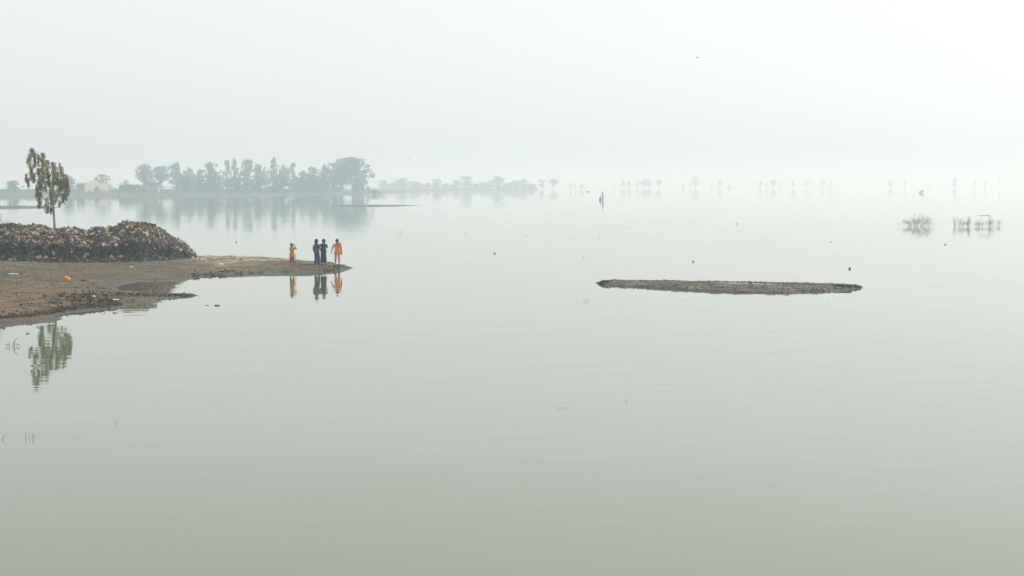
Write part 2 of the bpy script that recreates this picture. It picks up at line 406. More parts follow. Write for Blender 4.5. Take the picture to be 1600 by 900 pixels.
def isl_h(x, y, d):
    P = np.stack([x, y], 1); dp = sdist(P, pool_poly)
    dd = np.maximum(d, 0)
    slope = np.clip(-dp / 3.2, 0, 1); pxi = 800 + x / y * FPX; slope = np.where((dp < 0) & (y > 81.4) & (pxi > 1095), .0, slope); slope = np.where(pxi < 1095, np.maximum(slope, .75 * np.clip((1095 - pxi) / 40, 0, 1)), slope)
    z = (.055 + .065 * slope) * (1 - np.exp(-dd / .12)) + np.clip(dd / .3, 0, 1) * (.03 + .06 * slope) * (fbm(x, y, 1.3, 21, 5) + .7 * fbm(x, y, 5, 22, 3))
    k = 1 / (1 + np.exp(-(dp + .32 + .5 * fbm(x, y, .8, 25, 3)) / .05)); z = z * (1 - k) - .03 * k
    wob = .035 * fbm(x, y, 1.8, 23, 4)
    return np.where(d > 0, z + wob - .01, wob - .01 + .3 * d)
isl = field('mud_islet', isl_poly, .09, isl_h, M['islet'], .8); isl['kind'] = 'structure'
IP = np.array([(p[0], p[1]) for p in isl_poly])
isl_z = sampler(isl_h, IP, .08)

# thin bars far out
def bar(name, pts_f, pts_b, hgt, step, seed):
    poly = [ground(x, y) for x, y in pts_f] + [ground(x, y) for x, y in pts_b]
    def hf(x, y, d): return np.where(d > 0, hgt * (1 - np.exp(-np.maximum(d, 0) / 1.2)) + .06 * fbm(x, y, .5, seed, 3) * np.clip(d, 0, 1), .05 * d)
    o = field(name, poly, step, hf, M['farmud'], 1.5); o['kind'] = 'structure'; return o
bar('sand_bar', [(513, 321.6), (540, 322.6), (575, 323.0), (610, 322.6), (640, 321.7), (656, 321.1)], [(640, 320.8), (600, 320.6), (560, 320.6), (530, 320.9)], .14, .5, 31)
bar('sand_bar', [(-60, 327), (0, 326.2), (40, 325.4), (75, 324.6), (96, 323.9)], [(80, 323.3), (45, 322.6), (10, 322.6), (-60, 323)], .22, .5, 32)

# far bank with the village
fb_f = [(-300, 312), (-60, 310), (0, 309), (60, 308.2), (110, 307), (150, 306.6), (190, 307.2), (225, 308.2), (260, 307.3), (330, 306.4), (400, 305.6), (470, 304.8), (520, 304.0), (560, 303.4), (580, 302.6)]
fb_poly = [ground(x, y) for x, y in fb_f] + [Vector((-60, 960, 0)), Vector((-130, 1150, 0)), Vector((-420, 1150, 0)), Vector((-420, 800, 0))]
def fb_h(x, y, d):
    dd = np.maximum(d, 0)
    z = .55 * (1 - np.exp(-dd / 3)) + .75 * (1 - np.exp(-np.maximum(dd - 6, 0) / 14)) + np.clip(dd / 6, 0, 1) * (.9 * fbm(x, y, .07, 41, 4) + .3 * fbm(x, y, .4, 42, 3))
    return np.where(d > 0, np.maximum(z, .02), .1 * d)
fb = field('far_bank', fb_poly, 2.2, fb_h, M['farmud'], 6); fb['kind'] = 'structure'
FBP = np.array([(p[0], p[1]) for p in fb_poly])
fb_z = sampler(fb_h, FBP, 2.0)
# second, farther bank under the faint tree line
fb2_poly = [ground(x, y) for x, y in [(560, 299.6), (640, 298.6), (720, 297.6), (800, 297.0), (842, 296.6)]] + [Vector((25, 1600, 0)), Vector((-170, 1600, 0))]
fb2 = field('distant_bank', fb2_poly, 6, lambda x, y, d: np.where(d > 0, .9 * (1 - np.exp(-np.maximum(d, 0) / 8)) + .4 * fbm(x, y, .05, 51, 3), .1 * d), M['farmud'], 12); fb2['kind'] = 'structure'
# ------------------------------------------------------------------ rubble heap on the bank
sil = [(-160, 354), (-100, 352), (-40, 353), (0, 351), (15, 350), (40, 354), (60, 352), (75, 356), (90, 359), (110, 357), (130, 360), (141, 362), (148, 357), (165, 356), (180, 355),
       (190, 350), (200, 346.8), (215, 348), (232, 349.5), (245, 355.5), (262, 366), (275, 374), (290, 382), (299, 392), (306, 402)]
foot = [(-160, 404), (0, 407), (80, 410), (160, 411), (240, 408), (280, 405), (306, 403)]
def lerp(tab, x):
    return float(np.interp(x, [a for a, _ in tab], [b for _, b in tab]))
CREST = 93.2
HF = {}
def heap_foot(px):
    q = round(px)
    if q not in HF:
        HF[q] = on_shore(q, lerp(foot, q))
    return HF[q]
def heap_pt(px, s, rough=True):
    """s: 0 front foot, 1 crest, 2 back foot"""
    f0 = math.floor(px); F = heap_foot(f0).lerp(heap_foot(f0 + 1), px - f0); F.z -= .05
    Cp = at(px, lerp(sil, px), max(CREST, F.y + 3.4) + .4 * math.sin(px * .05)); H = max(Cp.z - F.z, .05)
    k = min(1, H / 1.2)
    yc = Cp.y
    prof = [(0, 0, 0), (.30, .26, .15), (.40, .33, .24), (.46, .30, .42), (.52, .33, .53), (.66, .52, .70), (.82, .76, .88), (1.0, 1.0, 1.0), (1.25, 1.25, .93), (1.6, 1.7, .5), (2.0, 2.2, -.15)]
    ss = [p[0] for p in prof]
    ty = np.interp(s, ss, [p[1] for p in prof]); tz = np.interp(s, ss, [p[2] for p in prof])
    y = F.y + (yc - F.y) * ty; x = F.x * (y / F.y)
    z = F.z + H * tz
    if rough:
        q = Vector((x * 1.3, y * 1.3, z * 1.6))
        nn = noise.noise(q) * .6 + noise.noise(q * 2.7) * .4
        z += nn * .10 * k * (1 if .05 < s < 1.9 else 0); y += noise.noise(q * 1.7 + Vector((9, 3, 1))) * .22 * k * (1 if .1 < s < 1.8 else 0)
    return Vector((x, y, z))
heap = empty('rubble_heap', ground(150, 408, .6))
tag(heap, 'long dark heap of broken brick and earth along the left shore', 'rubble heap')
hb = MB(); NX, NS = 190, 64
for i in range(NX):
    px = -160 + (306 + 160) * i / (NX - 1)
    for j in range(NS):
        hb.v.append(tuple(heap_pt(px, 2.0 * j / (NS - 1)) - heap.location)); hb.t.append(random.random())
for i in range(NX - 1):
    for j in range(NS - 1):
        a = i * NS + j; hb.f.append((a, a + NS, a + NS + 1, a + 1))
hb.build('earth', M['heap_soil'], heap, True)
random.seed(11)
def chunk(mb, p, sz, tint):
    d = (sz * random.uniform(.7, 1.5), sz * random.uniform(.5, 1.0), sz * random.uniform(.35, .8))
    mb.box(p, d, rrot(), tint, .16)
rub = MB()
def hpx(): return random.uniform(-150, 303)
for i in range(8500):                                    # the loose upper slope
    px = hpx(); s = random.uniform(.5, 1.22) if random.random() < .88 else random.uniform(.40, .55)
    p = heap_pt(px, s) - heap.location
    sz = min(.28, .04 + random.expovariate(1 / .045))
    tn = min(.97, max(0, random.gauss(.50, .28))) if random.random() > .02 else 1.0
    chunk(rub, p + Vector((0, 0, .01)), sz, tn)
for i in range(2200):                                    # dark clods in the broken scarp
    px = hpx() if random.random() < .7 else random.uniform(235, 306)
    p = heap_pt(px, random.uniform(.28, .56)) - heap.location
    chunk(rub, p, min(.26, .05 + random.expovariate(1 / .05)), min(.7, max(0, random.gauss(.12, .14))))
for i in range(900):                                     # tail of the heap
    p = heap_pt(random.uniform(240, 306), random.uniform(.4, 1.3)) - heap.location
    chunk(rub, p, random.uniform(.05, .2), min(.95, max(0, random.gauss(.45, .25))))
for i in range(1500):                                    # dark apron at the foot
    px = hpx(); s = random.uniform(.0, .34)
    p = heap_pt(px, s) - heap.location
    chunk(rub, p, min(.3, .05 + random.expovariate(1 / .05)), min(.9, max(0, random.gauss(.2, .16))) if random.random() > .03 else .9)
rb = rub.build('loose_rubble', M['rubble'], heap); rb['kind'] = 'stuff'
variants = []
for k in range(14):
    m = MB(); tn = random.choice([.45, .6, .7, .78, .85, .9, .35]); m.box((0, 0, 0), (1.25, .85, .7), None, tn, .14, random.uniform(.6, 1)); variants.append(m.mesh('brick_chunk', M['rubble']))
for i in range(260):
    px = hpx(); s = random.uniform(.55, 1.08) if random.random() < .86 else random.uniform(.05, .3)
    o = put('brick_chunk', random.choice(variants), heap); p = heap_pt(px, s) - heap.location
    o.location = p + Vector((0, -.02, .03)); k = random.uniform(.14, .27); o.scale = (k, k * random.uniform(.7, 1.1), k * random.uniform(.6, 1.1))
    o.rotation_euler = rrot().to_euler()

# clods and stones lying on the bank and the islet
random.seed(12)
cl = MB()
def clod_at(px, py, sz, tint, sink=.25):
    p = on_shore(px, py)
    if p.z < -.03: return
    chunk(cl, p + Vector((0, 0, sz * sink)), sz, tint)
for i in range(700):                                     # dark broken crust near the waterline
    t = random.random(); px = random.uniform(-20, 190); y0 = lerp([(-20, 503), (60, 496), (120, 486), (190, 480)], px)
    clod_at(px, y0 - abs(random.gauss(0, 5)) - 2, random.uniform(.02, .08), random.uniform(.1, .9))
for i in range(650):
    px = random.gauss(140, 30); clod_at(px, random.gauss(467, 7.5) - (px - 140) * .06, random.choice([random.uniform(.02, .06), random.uniform(.02, .06), random.uniform(.03, .13)]), random.uniform(.1, .92))
for i in range(200):
    px = random.uniform(180, 305); clod_at(px, 461 + random.gauss(0, 1.8), random.uniform(.02, .09), random.uniform(.0, .7))
for i in range(900):
    clod_at(random.uniform(-10, 330), random.uniform(410, 480), random.uniform(.015, .06), random.uniform(.1, .97))
for i in range(420):                                     # muddy face of the spit
    px = random.uniform(300, 551); y0 = lerp([(300, 433), (345, 428), (400, 425.5), (450, 423), (510, 420.5), (551, 417)], px)
    clod_at(px, y0 + random.uniform(-4, 1), random.uniform(.03, .11), random.uniform(.2, .85))
for i in range(60):
    clod_at(random.uniform(310, 380), random.uniform(402, 407), random.uniform(.02, .09), random.uniform(.1, .8))
tag(cl.build('mud_clods', M['clod']), 'scattered dark mud clods and stones on the left bank', 'clods', kind='stuff')
ic = MB()
cen = sum((p for p in isl_poly), Vector()) / len(isl_poly)
for i in range(1500):
    a = random.choice(isl_poly); b = random.choice(isl_poly); t = random.random() ** 1.6
    p = a.lerp(b, t * .5); p.x += random.gauss(0, .3)
    z = isl_z(p.x, p.y)
    if z < .0: continue
    sz = random.uniform(.015, .06); chunk(ic, Vector((p.x, p.y, z + sz * .2)), sz, random.uniform(.1, .95))
for px, n_ in ((1312, 26), (1324, 26), (1336, 20), (940, 24), (948, 24)):       # clumps of dark lumps at both tips
    for i in range(n_):
        p = ground(px + random.gauss(0, 5), (449.5 if px > 1000 else 443) + random.gauss(0, .8), .05); z = isl_z(p.x, p.y)
        if z > .0: chunk(ic, Vector((p.x, p.y, z + .02)), random.uniform(.04, .12), random.uniform(0, .5))
tag(ic.build('islet_clods', M['clod']), 'dark mud lumps strewn over the low islet', 'clods', kind='stuff')

# ------------------------------------------------------------------ young eucalyptus behind the heap
random.seed(21)
TY = 97.8
base = at(86, 362, TY); base.z = 2.0
tb = at(85.5, 357, TY)
base = Vector((tb.x + .02, TY, heap_pt(86, 1.2).z - .1))
tree = empty('eucalyptus_tree', base)
tag(tree, 'slender young tree with drooping olive leaves behind the rubble heap', 'tree')
def L(px, py, dy=0.0): return at(px, py, TY + dy) - base
tr = MB()
trunk_pts = [Vector((0, 0, -.4)), L(85.5, 357), L(84.5, 340), L(83.5, 322), L(81, 306), L(78.5, 294), L(76, 280), L(72, 266), L(66, 254)]
tr.tube(trunk_pts, [.085, .078, .068, .06, .052, .045, .036, .026, .014], 8, [random.random() for _ in range(72)])
tr.build('trunk', M['bark'], tree, True)
clumps = [(50, 237, 4, 7), (47, 250, 4, 12), (54, 250, 4, 13), (60, 250, 3, 10), (67, 249, 5, 12), (43, 249, 1.5, 5), (41, 277, 2, 7), (44, 285, 3, 8), (49, 271, 4, 12), (53, 277, 2.5, 8),
          (62, 277, 6, 16), (67, 272, 5, 12), (58, 298, 4, 12), (62, 312, 5, 14), (64, 288, 4, 10), (74, 263, 5, 14), (76, 279, 4, 11), (83, 262, 4, 10), (87, 267, 4, 8), (93.5, 256.5, 1.5, 3), (96, 267, 4, 8), (90, 279, 5, 12),
          (93, 294, 5, 13), (101, 281, 5, 11), (102, 301, 4, 12), (93, 317, 2, 5), (106, 296, 3, 10), (87, 310, 3, 8), (80, 311, 3, 10), (73, 318, 4, 10), (74, 326, 4, 6), (80, 328, 3, 5), (83, 292, 4, 12), (98, 309, 3, 8), (84, 279, 4, 9), (71, 290, 4, 9), (79, 300, 3, 8), (105, 284, 3, 8), (97, 287, 4, 10)]
br = MB(); cr = MB()
k = FPX / TY
for (cx, cy, hw, hh) in clumps:
    dy = random.uniform(-1, 1) * .75
    top = L(cx, cy - hh * .8, dy)
    # branch from the trunk to the top of the clump
    best = min(trunk_pts[2:], key=lambda q: (q - (top - Vector((0, 0, .5)))).length + max(0, q.z - top.z) * 2)
    mid = best.lerp(top, .55) + Vector((0, 0, .16))
    br.tube([best, mid, top], [.022, .013, .006], 5, random.random())
    for s_ in range(4):
        e = L(cx + random.uniform(-hw, hw), cy - hh * random.uniform(.1, .9), dy + random.uniform(-.15, .15))
        br.tube([mid.lerp(top, random.uniform(.2, 1)), e], [.006, .003], 4, random.random())
    nl = int(26 + hw * hh * 3.4); tc = random.gauss(.5, .2)
    for i in range(nl):
        u = random.gauss(0, .42); v = random.uniform(-1, .8)
        p = L(cx + u * hw, cy + v * hh, dy + random.gauss(0, .12))
        d = Vector((random.gauss(0, .22), random.gauss(0, .22), -1))
        cr.leaf(p, d, random.uniform(.11, .24), random.uniform(.026, .046), min(1, max(0, random.gauss(tc, .22))))
br.build('branches', M['bark'], tree, True)
cr.build('crown', M['leaf'], tree)

# ------------------------------------------------------------------ hazy trees
random.seed(31)
def crown_mesh(kind, seed):
    """unit tree: height 1, crown about 1 wide. returns trunk and crown meshes"""
    rnd = random.Random(seed); t = MB(); c = MB()
    spec = {'spread': (.40, 44, .13), 'tall': (.10, 52, .10), 'round': (.0, 50, .13), 'thin': (.35, 14, .12), 'ragged': (.22, 20, .13), 'twin': (.30, 70, .10), 'scrub': (.0, 26, .15)}[kind]
    z0, nc, cr_ = spec
    lean = rnd.uniform(-.08, .08)
    trunks = [0.0] if kind not in ('twin', 'round', 'scrub') else ([-.2, .2] if kind == 'twin' else [-.12, .03, .14])
    cl_ = []
    for i in range(nc):
        h = rnd.random()
        if kind == 'spread': rr = .40 * (1 - (2 * h - .9) ** 2 * .55)
        elif kind == 'tall': rr = .46 * (1 - abs(h - .35) ** 1.3 * .75) * rnd.uniform(.6, 1.15)
        elif kind == 'twin': rr = .48 * (1 - (1.5 * h - .55) ** 2 * .85)
        elif kind == 'thin': rr = .34
        elif kind == 'ragged': rr = .5 * rnd.uniform(.5, 1)
        else: rr = .42 * (1 - h ** 2 * .75)
        a = rnd.uniform(0, 6.28); q = math.sqrt(rnd.random()) * rr * rnd.uniform(.75, 1.1)
        cl_.append((math.cos(a) * q + lean * h, math.sin(a) * q, z0 + cr_ * .55 + (1 - z0 - cr_ * .95) * h, cr_ * rnd.uniform(.35, 1.15)))
    cl_.append((lean + rnd.uniform(-.1, .1), 0, 1 - cr_ * .5, cr_ * .55))
    for x0 in trunks:
        top = (x0 * .6 + lean, 0, max(z0, .25) + .3)
        t.tube([(x0, 0, -.05), (x0 * .9 + lean * .3, 0, max(z0, .2) * .6), top], [.035, .027, .012] if kind != 'thin' else [.05, .035, .015], 6, rnd.random())
        for (x, y, z, r) in [c_ for ii, c_ in enumerate(cl_) if ii % len(trunks) == trunks.index(x0)]:
            zz = min(z - .03, max(.1, z * .55)); t.tube([(x0 * .8 + lean * zz, 0, zz), ((x0 + x) / 2, y / 2, z * .8), (x, y, z)], [.014, .01, .004], 4, rnd.random())
    dens = {'thin': 30, 'scrub': 22, 'ragged': 34}.get(kind, 38)
    for (x, y, z, r) in cl_:
        tn = rnd.uniform(.2, .8)
        for i in range(dens):
            d = Vector((rnd.gauss(0, 1), rnd.gauss(0, 1), rnd.gauss(0, .8))).normalized()
            p = Vector((x, y, z)) + d * r * (rnd.random() ** .45)
            s_ = rnd.uniform(.025, .05)
            c.leaf(p, Vector((rnd.gauss(0, 1), rnd.gauss(0, 1), rnd.gauss(0, .6) - .4)), s_ * 1.4, s_, min(1, max(0, tn + rnd.gauss(0, .2))), Vector((rnd.gauss(0, 1), rnd.gauss(0, 1), rnd.gauss(0, 1))))
    return t.mesh('trunk', M['far_bark'], True), c.mesh('crown', M['far_leaf'])
TV = {k_: [crown_mesh(k_, 100 * i + n_) for i in range(6)] for n_, k_ in enumerate(('spread', 'tall', 'round', 'thin', 'twin', 'scrub', 'ragged'))}
G1 = 'trees of the village grove'
G3 = 'trees standing in the flood water'
def far_tree(px, wpx, top, Y, zb, kind, var, label, group, name='hazy_tree'):
    T = at(px, top, Y); o = empty(name, (T.x, Y, zb), random.uniform(0, 6.28) if kind != 'twin' else random.uniform(-.3, .3))
    W = wpx * Y / FPX * (1.1 if group == G3 else 1.75 if (group == G1 and kind == 'round') else 1.36); o.scale = (W * 1.06, W * 1.06, T.z - zb)
    tag(o, label, 'tree', group)
    a, b = TV[kind][var % 6]; put('trunk', a, o); put('crown', b, o); return o
grove = [
 (18, 24, 282, 700, 'round', 'small hazy bushy tree at the far left end of the far bank'),
 (107, 18, 273, 745, 'round', 'dim tree half hidden right behind the young drooping tree'),
 (158, 44, 272, 735, 'scrub', 'rounded thin-leaved tree rising behind the cream house'),
 (197, 26, 281, 715, 'scrub', 'twiggy low tree standing above the dark shed'),
 (226, 27, 257, 765, 'spread', 'leafy tree at the left end of the grove, above the orange curtain'),
 (250, 27, 259, 770, 'spread', 'broad tree second from the left in the grove'),
 (276, 27, 255, 760, 'tall', 'domed tree just right of the pale gap in the grove'),
 (297, 18, 262, 775, 'tall', 'lower tree between the domed tree and the dip in the grove'),
 (312, 18, 265, 770, 'round', 'low rounded tree in the dip left of the block-shaped tree'),
 (329, 26, 254, 755, 'tall', 'squarish block-shaped tree left of the two narrow spires'),
 (354, 11, 250, 770, 'tall', 'left and shorter of the two narrow spire-like trees'),
 (365.5, 12, 247, 765, 'tall', 'right and taller of the two narrow spire-like trees'),
 (384, 24, 249, 760, 'tall', 'tall domed tree right of the two narrow spires'),
 (402, 16, 256, 775, 'spread', 'tree leaning against the right side of the tall domed tree'),
 (427, 14, 246, 765, 'tall', 'tall pointed tree in the middle of the grove'),
 (442, 15, 257, 775, 'spread', 'shorter tree filling the space right of the pointed one'),
 (458, 11, 254, 765, 'tall', 'small pointed tree left of the low saddle in the grove'),
 (471, 20, 267, 770, 'round', 'lowest tree in the saddle of the grove skyline'),
 (490, 19, 261, 775, 'tall', 'flat-topped tree just right of the saddle in the grove'),
 (509, 19, 257, 780, 'tall', 'tree touching the left side of the largest spreading tree'),
 (546, 56, 246, 785, 'twin', 'largest wide spreading tree at the right tip of the grove'),
 (236, 32, 279, 725, 'round', 'low bush behind the mud house with the orange curtain'),
 (292, 34, 276, 735, 'round', 'low bush under the domed tree right of the pale gap'),
 (330, 38, 273, 735, 'round', 'wide low bush beneath the block-shaped tree'),
 (370, 34, 277, 735, 'round', 'low bush at the foot of the two narrow spires'),
 (404, 34, 274, 740, 'round', 'low bush in front of the tall domed tree, near water'),
 (436, 32, 272, 740, 'round', 'low bush at the foot of the pointed tree'),
 (466, 30, 277, 745, 'scrub', 'pale thin bush below the low saddle of the grove'),
 (497, 26, 275, 755, 'round', 'low bush left of the trunks of the largest tree'),
 (553, 30, 279, 800, 'scrub', 'thin brush under the right half of the largest tree'),
 (524, 26, 268, 790, 'round', 'dense foliage filling the left flank of the largest tree'),
 (566, 16, 270, 795, 'round', 'low drooping foliage at the right flank of the largest tree'),
 (288, 20, 266, 795, 'ragged', 'ragged crown filling the gap right of the domed tree'),
 (343, 18, 264, 795, 'ragged', 'ragged crown between the block-shaped tree and the spires'),
 (374, 16, 262, 800, 'ragged', 'ragged crown between the taller spire and the tall domed tree'),
 (414, 20, 260, 800, 'ragged', 'ragged crown just left of the tall pointed tree'),
 (450, 18, 264, 800, 'ragged', 'ragged crown left of the small pointed tree'),
 (500, 20, 264, 800, 'ragged', 'ragged crown between the flat-topped and the next tree right'),
 (534, 24, 252, 800, 'ragged', 'ragged left lobe rising beside the largest spreading tree'),
 (478, 30, 270, 785, 'round', 'dense bush behind the low saddle of the grove'),
]
for i, (px, wp, top, Y, kd, lb) in enumerate(grove):
    x = at(px, top, Y).x; far_tree(px, wp, top, Y, fb_z(x, Y) - .1, kd, i, lb, G1)
p = ground(584, 304.4); far_tree(584, 19, 296.5, p.y, -.05, 'round', 1, 'squat bush in the water off the right tip of the village bank', G1, 'water_bush')
G2 = 'trees of the faint far line'
line = [(600, 14, 281.5, 'spread'), (614, 13, 285, 'round'), (628, 17, 278.5, 'spread'), (645, 15, 283.5, 'round'), (656, 14, 285, 'round'), (668, 12, 286, 'round'), (681, 13, 280, 'spread'), (697, 13, 286, 'round'),
        (712, 12, 281.5, 'spread'), (728, 14, 275.5, 'spread'), (741, 12, 287, 'round'), (752, 14, 284, 'round'), (763, 13, 284.5, 'round'), (778, 19, 274.5, 'tall'), (796, 14, 285.5, 'round'), (807, 14, 282, 'spread'), (819, 14, 279.5, 'spread'), (831, 11, 287, 'round')]
lab2 = ['faint crown first right of the squat water bush', 'low faint crown left of the wide one near the far bar', 'wide faint crown above the right end of the thin sand bar',
        'fourth crown from the left in the faint far tree line', 'fifth crown from the left in the faint far tree line', 'sixth, lower crown from the left in the faint far tree line', 'seventh crown from the left in the faint far line, slightly raised',
        'low faint bush in the dip left of the round-headed tree', 'faint crown directly left of the round-headed tree', 'round-headed tree standing above the middle of the faint far line', 'low faint bush directly right of the round-headed tree',
        'left one of two low crowns before the highest faint tree', 'right one of two low crowns before the highest faint tree', 'highest, cone-shaped tree of the faint far line', 'low crown directly right of the cone-shaped faint tree',
        'second crown right of the cone-shaped faint tree', 'raised dense crown near the right end of the faint far line', 'last low bush at the right end of the far bank']
for i, ((px, wp, top, kd), lb) in enumerate(zip(line, lab2)):
    Y = 1330 + 14 * ((i * 5) % 7) + max(0, (px - 700)) * .6; far_tree(px, wp * 1.5, top, Y, .3, 'round' if i % 3 else 'tall', i, lb, G2)
G3 = 'trees standing in the flood water'
flood = [(847, 15, 280.5, 295.9, 'spread', 'first tree standing in the flood right of the far bank'), (865, 17, 279.5, 295.7, 'spread', 'second, wider tree in the flood right of the far bank'),
 (891.5, 6, 286, 296.5, 'thin', 'stumpy dark tree left of the snag with two stems'), (899, 5, 288, 296, 'thin', 'thin short tree, middle of three left of the snag'), (909, 8, 287, 296.2, 'thin', 'stumpy tree directly left of the snag with two stems'),
 (960, 4, 287, 296.5, 'thin', 'lone thin stem left of the row of flat-topped trees'),
 (973, 11, 280.3, 294.6, 'spread', 'leftmost tree of the row of flat-topped flooded trees'), (983, 8, 283.5, 294.4, 'spread', 'lower second tree of the row of flat-topped flooded trees'), (996, 9, 282.3, 294.3, 'spread', 'third, narrow tree of the row of flat-topped flooded trees'),
 (1010.5, 20, 280, 294.2, 'twin', 'widest tree of the flat-topped row, on two trunks'), (1029.5, 13, 280, 294.4, 'spread', 'round tree on one trunk at right of the flat-topped row'),
 (1068, 6, 287.5, 294.2, 'round', 'tiny bush in the water left of the big umbrella-shaped tree'), (1087, 19, 275.3, 293.9, 'spread', 'big umbrella-shaped flooded tree above the left part of the islet'), (1079, 5, 286, 294.5, 'thin', 'small stem under the left side of the umbrella-shaped tree'),
 (1111, 4, 286, 294.5, 'thin', 'thin stub left of the small mushroom-shaped tree'), (1124.5, 11, 278.5, 294.4, 'spread', 'small mushroom-shaped tree right of the umbrella-shaped one'), (1140, 7, 288, 293.6, 'round', 'tiny far bush right of the mushroom-shaped tree'),
 (1188.5, 8, 282, 294.5, 'spread', 'narrow forked tree left of the ragged pair'), (1198, 7, 286, 294.4, 'thin', 'small scrubby tree, left of the ragged pair'), (1208.5, 12, 280, 294.7, 'spread', 'larger ragged tree, right of the small scrubby one'), (1220, 4, 286, 294.2, 'thin', 'tiny stem right of the ragged pair'),
 (1240, 7, 280, 295.3, 'thin', 'slender leaning tree with a bare trunk right of ragged pair'), (1260.5, 8, 281, 294.2, 'thin', 'pale bushy-topped tree right of the slender leaning one'), (1284.5, 12, 279, 293.8, 'spread', 'darker tilted tree with a lower second crown'), (1297.5, 5, 281, 295, 'thin', 'thin tree beside the darker tilted tree'),
 (1391, 10, 281, 294.2, 'thin', 'lone leaning tree in the water between two empty stretches'), (1414, 4, 281.5, 294.8, 'thin', 'barely visible thin pole-like tree above the dry bush'), (1454, 6, 288, 292.8, 'round', 'small pale bush above the bent dark stump'),
 (1492, 9, 277.5, 294, 'tall', 'tallest tree at the right, above the reeds row'), (1523, 4, 280.5, 296.5, 'thin', 'bare thin trunk right of the tallest right-hand tree'), (1540, 6, 280, 293.8, 'thin', 'small ragged tree right of the bare thin trunk'), (1562, 5, 278, 293.5, 'thin', 'faintest thin tree near the right edge')]
for i, (px, wp, top, by, kd, lb) in enumerate(flood):
    p = ground(px, by); far_tree(px, wp, top, p.y, -.1, 'ragged' if (kd == 'spread' and i % 3 != 1) or (kd == 'thin' and wp > 6) else kd, i, lb, G3, 'flooded_tree')

# low scrub along the village shore
random.seed(35)
sc = MB()
for i in range(700):
    px = random.uniform(-40, 565); Y = random.uniform(655, 800); x = (px - 800) / FPX * Y
    if sdist(np.array([[x, Y]]), FBP)[0] < 1.0: continue
    z = fb_z(x, Y); r = random.uniform(.3, 1.0); tn = random.uniform(.2, .9)
    for j in range(16):
        q = Vector((x + random.gauss(0, r), Y + random.gauss(0, r), z + random.random() * r * 1.1))
        sc.leaf(q, (random.gauss(0, 1), random.gauss(0, 1), random.random()), random.uniform(.3, .7), random.uniform(.2, .5), min(1, tn + random.gauss(0, .15)))
tag(sc.build('bank_scrub', M['far_leaf']), 'low weeds and scrub growing along the far bank', 'scrub', kind='stuff')

# ------------------------------------------------------------------ village houses
def arch_wall(mb, L_, H_, th, ax, aw, ah):
    """front wall along x with an arched opening at ax; front face at y=0"""
    n = 8; pts = [(ax - aw / 2, 0)] + [(ax - aw / 2 * math.cos(math.pi * i / n), ah - aw / 2 + aw / 2 * math.sin(math.pi * i / n)) for i in range(n + 1)] + [(ax + aw / 2, 0)]
    mb.box(((-L_ / 2 + ax - aw / 2) / 2, th / 2, H_ / 2), (ax - aw / 2 + L_ / 2, th, H_))
    mb.box(((L_ / 2 + ax + aw / 2) / 2, th / 2, H_ / 2), (L_ / 2 - ax - aw / 2, th, H_))
    for i in range(1, n + 1):
        (x0, z0), (x1, z1) = pts[i], pts[i + 1]
        mb.add([(x0, 0, z0), (x1, 0, z1), (x1, 0, H_), (x0, 0, H_), (x0, th, z0), (x1, th, z1), (x1, th, H_), (x0, th, H_)], [(0, 1, 2, 3), (5, 4, 7, 6), (1, 0, 4, 5), (3, 2, 6, 7)])
HY = 690
c0 = at(133, 301, HY)
house = empty('cream_house', (c0.x, HY, fb_z(c0.x, HY) - .35), R(54)); hz = house.location.z
tag(house, 'flat-roofed cream house with a dark arched doorway on the far bank', 'house')
HT = at(140, 287, HY).z - hz
m = MB(); L1, L2 = 12.4, 5.4
def shift(mb, dx, dy):
    mb.v = [(a + dx, b + dy, c) for a, b, c in mb.v]
arch_wall(m, L1, HT, .35, .2, 3.0, 2.9); shift(m, L1 / 2, 0)
m.box((L1 - .175, L2 / 2 + .175, HT / 2), (.35, L2 - .35, HT)); m.box((L1 / 2, L2 - .177, HT / 2), (L1 - .70, .35, HT))
m.build('wall', M['cream'], house)
m = MB(); m.box((.175, L2 / 2 + .178, HT / 2 - .003), (.35, L2 - .36, HT - .006)); tag(m.build('side_wall', M['shaded_cream'], house), 'side wall of the cream house, its shade painted in grey-brown')  # face turned from the sun, its shade painted as a darker wall
m = MB(); m.box((L1 / 2, L2 / 2, HT - .25), (L1 - .72, L2 - .72, .2)); m.build('roof', M['roof'], house)
m = MB()
for (c_, d_) in (((L1 / 2, .12, HT + .16), (L1 + .12, .30, .32)), ((.08, L2 / 2 + .15, HT + .162), (.30, L2 - .3, .324))): m.box(c_, d_)
m.build('parapet', M['cream'], house)
m = MB(); m.box((L1 / 2 + .2, 2.0, 1.4), (4.2, .1, 2.8)); m.build('door', M['dark_void'], house)
for (x_, y_, h_) in ((.3, L2 - .4, 1.5), (.3, 3.0, 1.1), (.35, .3, 1.4), (4.2, .3, .5)):
    m = MB(); m.tube([(x_, y_, HT), (x_ + .04, y_, HT + h_)], [.07, .05], 6); m.build('roof_pole', M['far_bark'], house)
m = MB(); m.box((.0, 1.8, 1.2), (.12, 1.0, 1.3)); m.build('window', M['dark_void'], house)
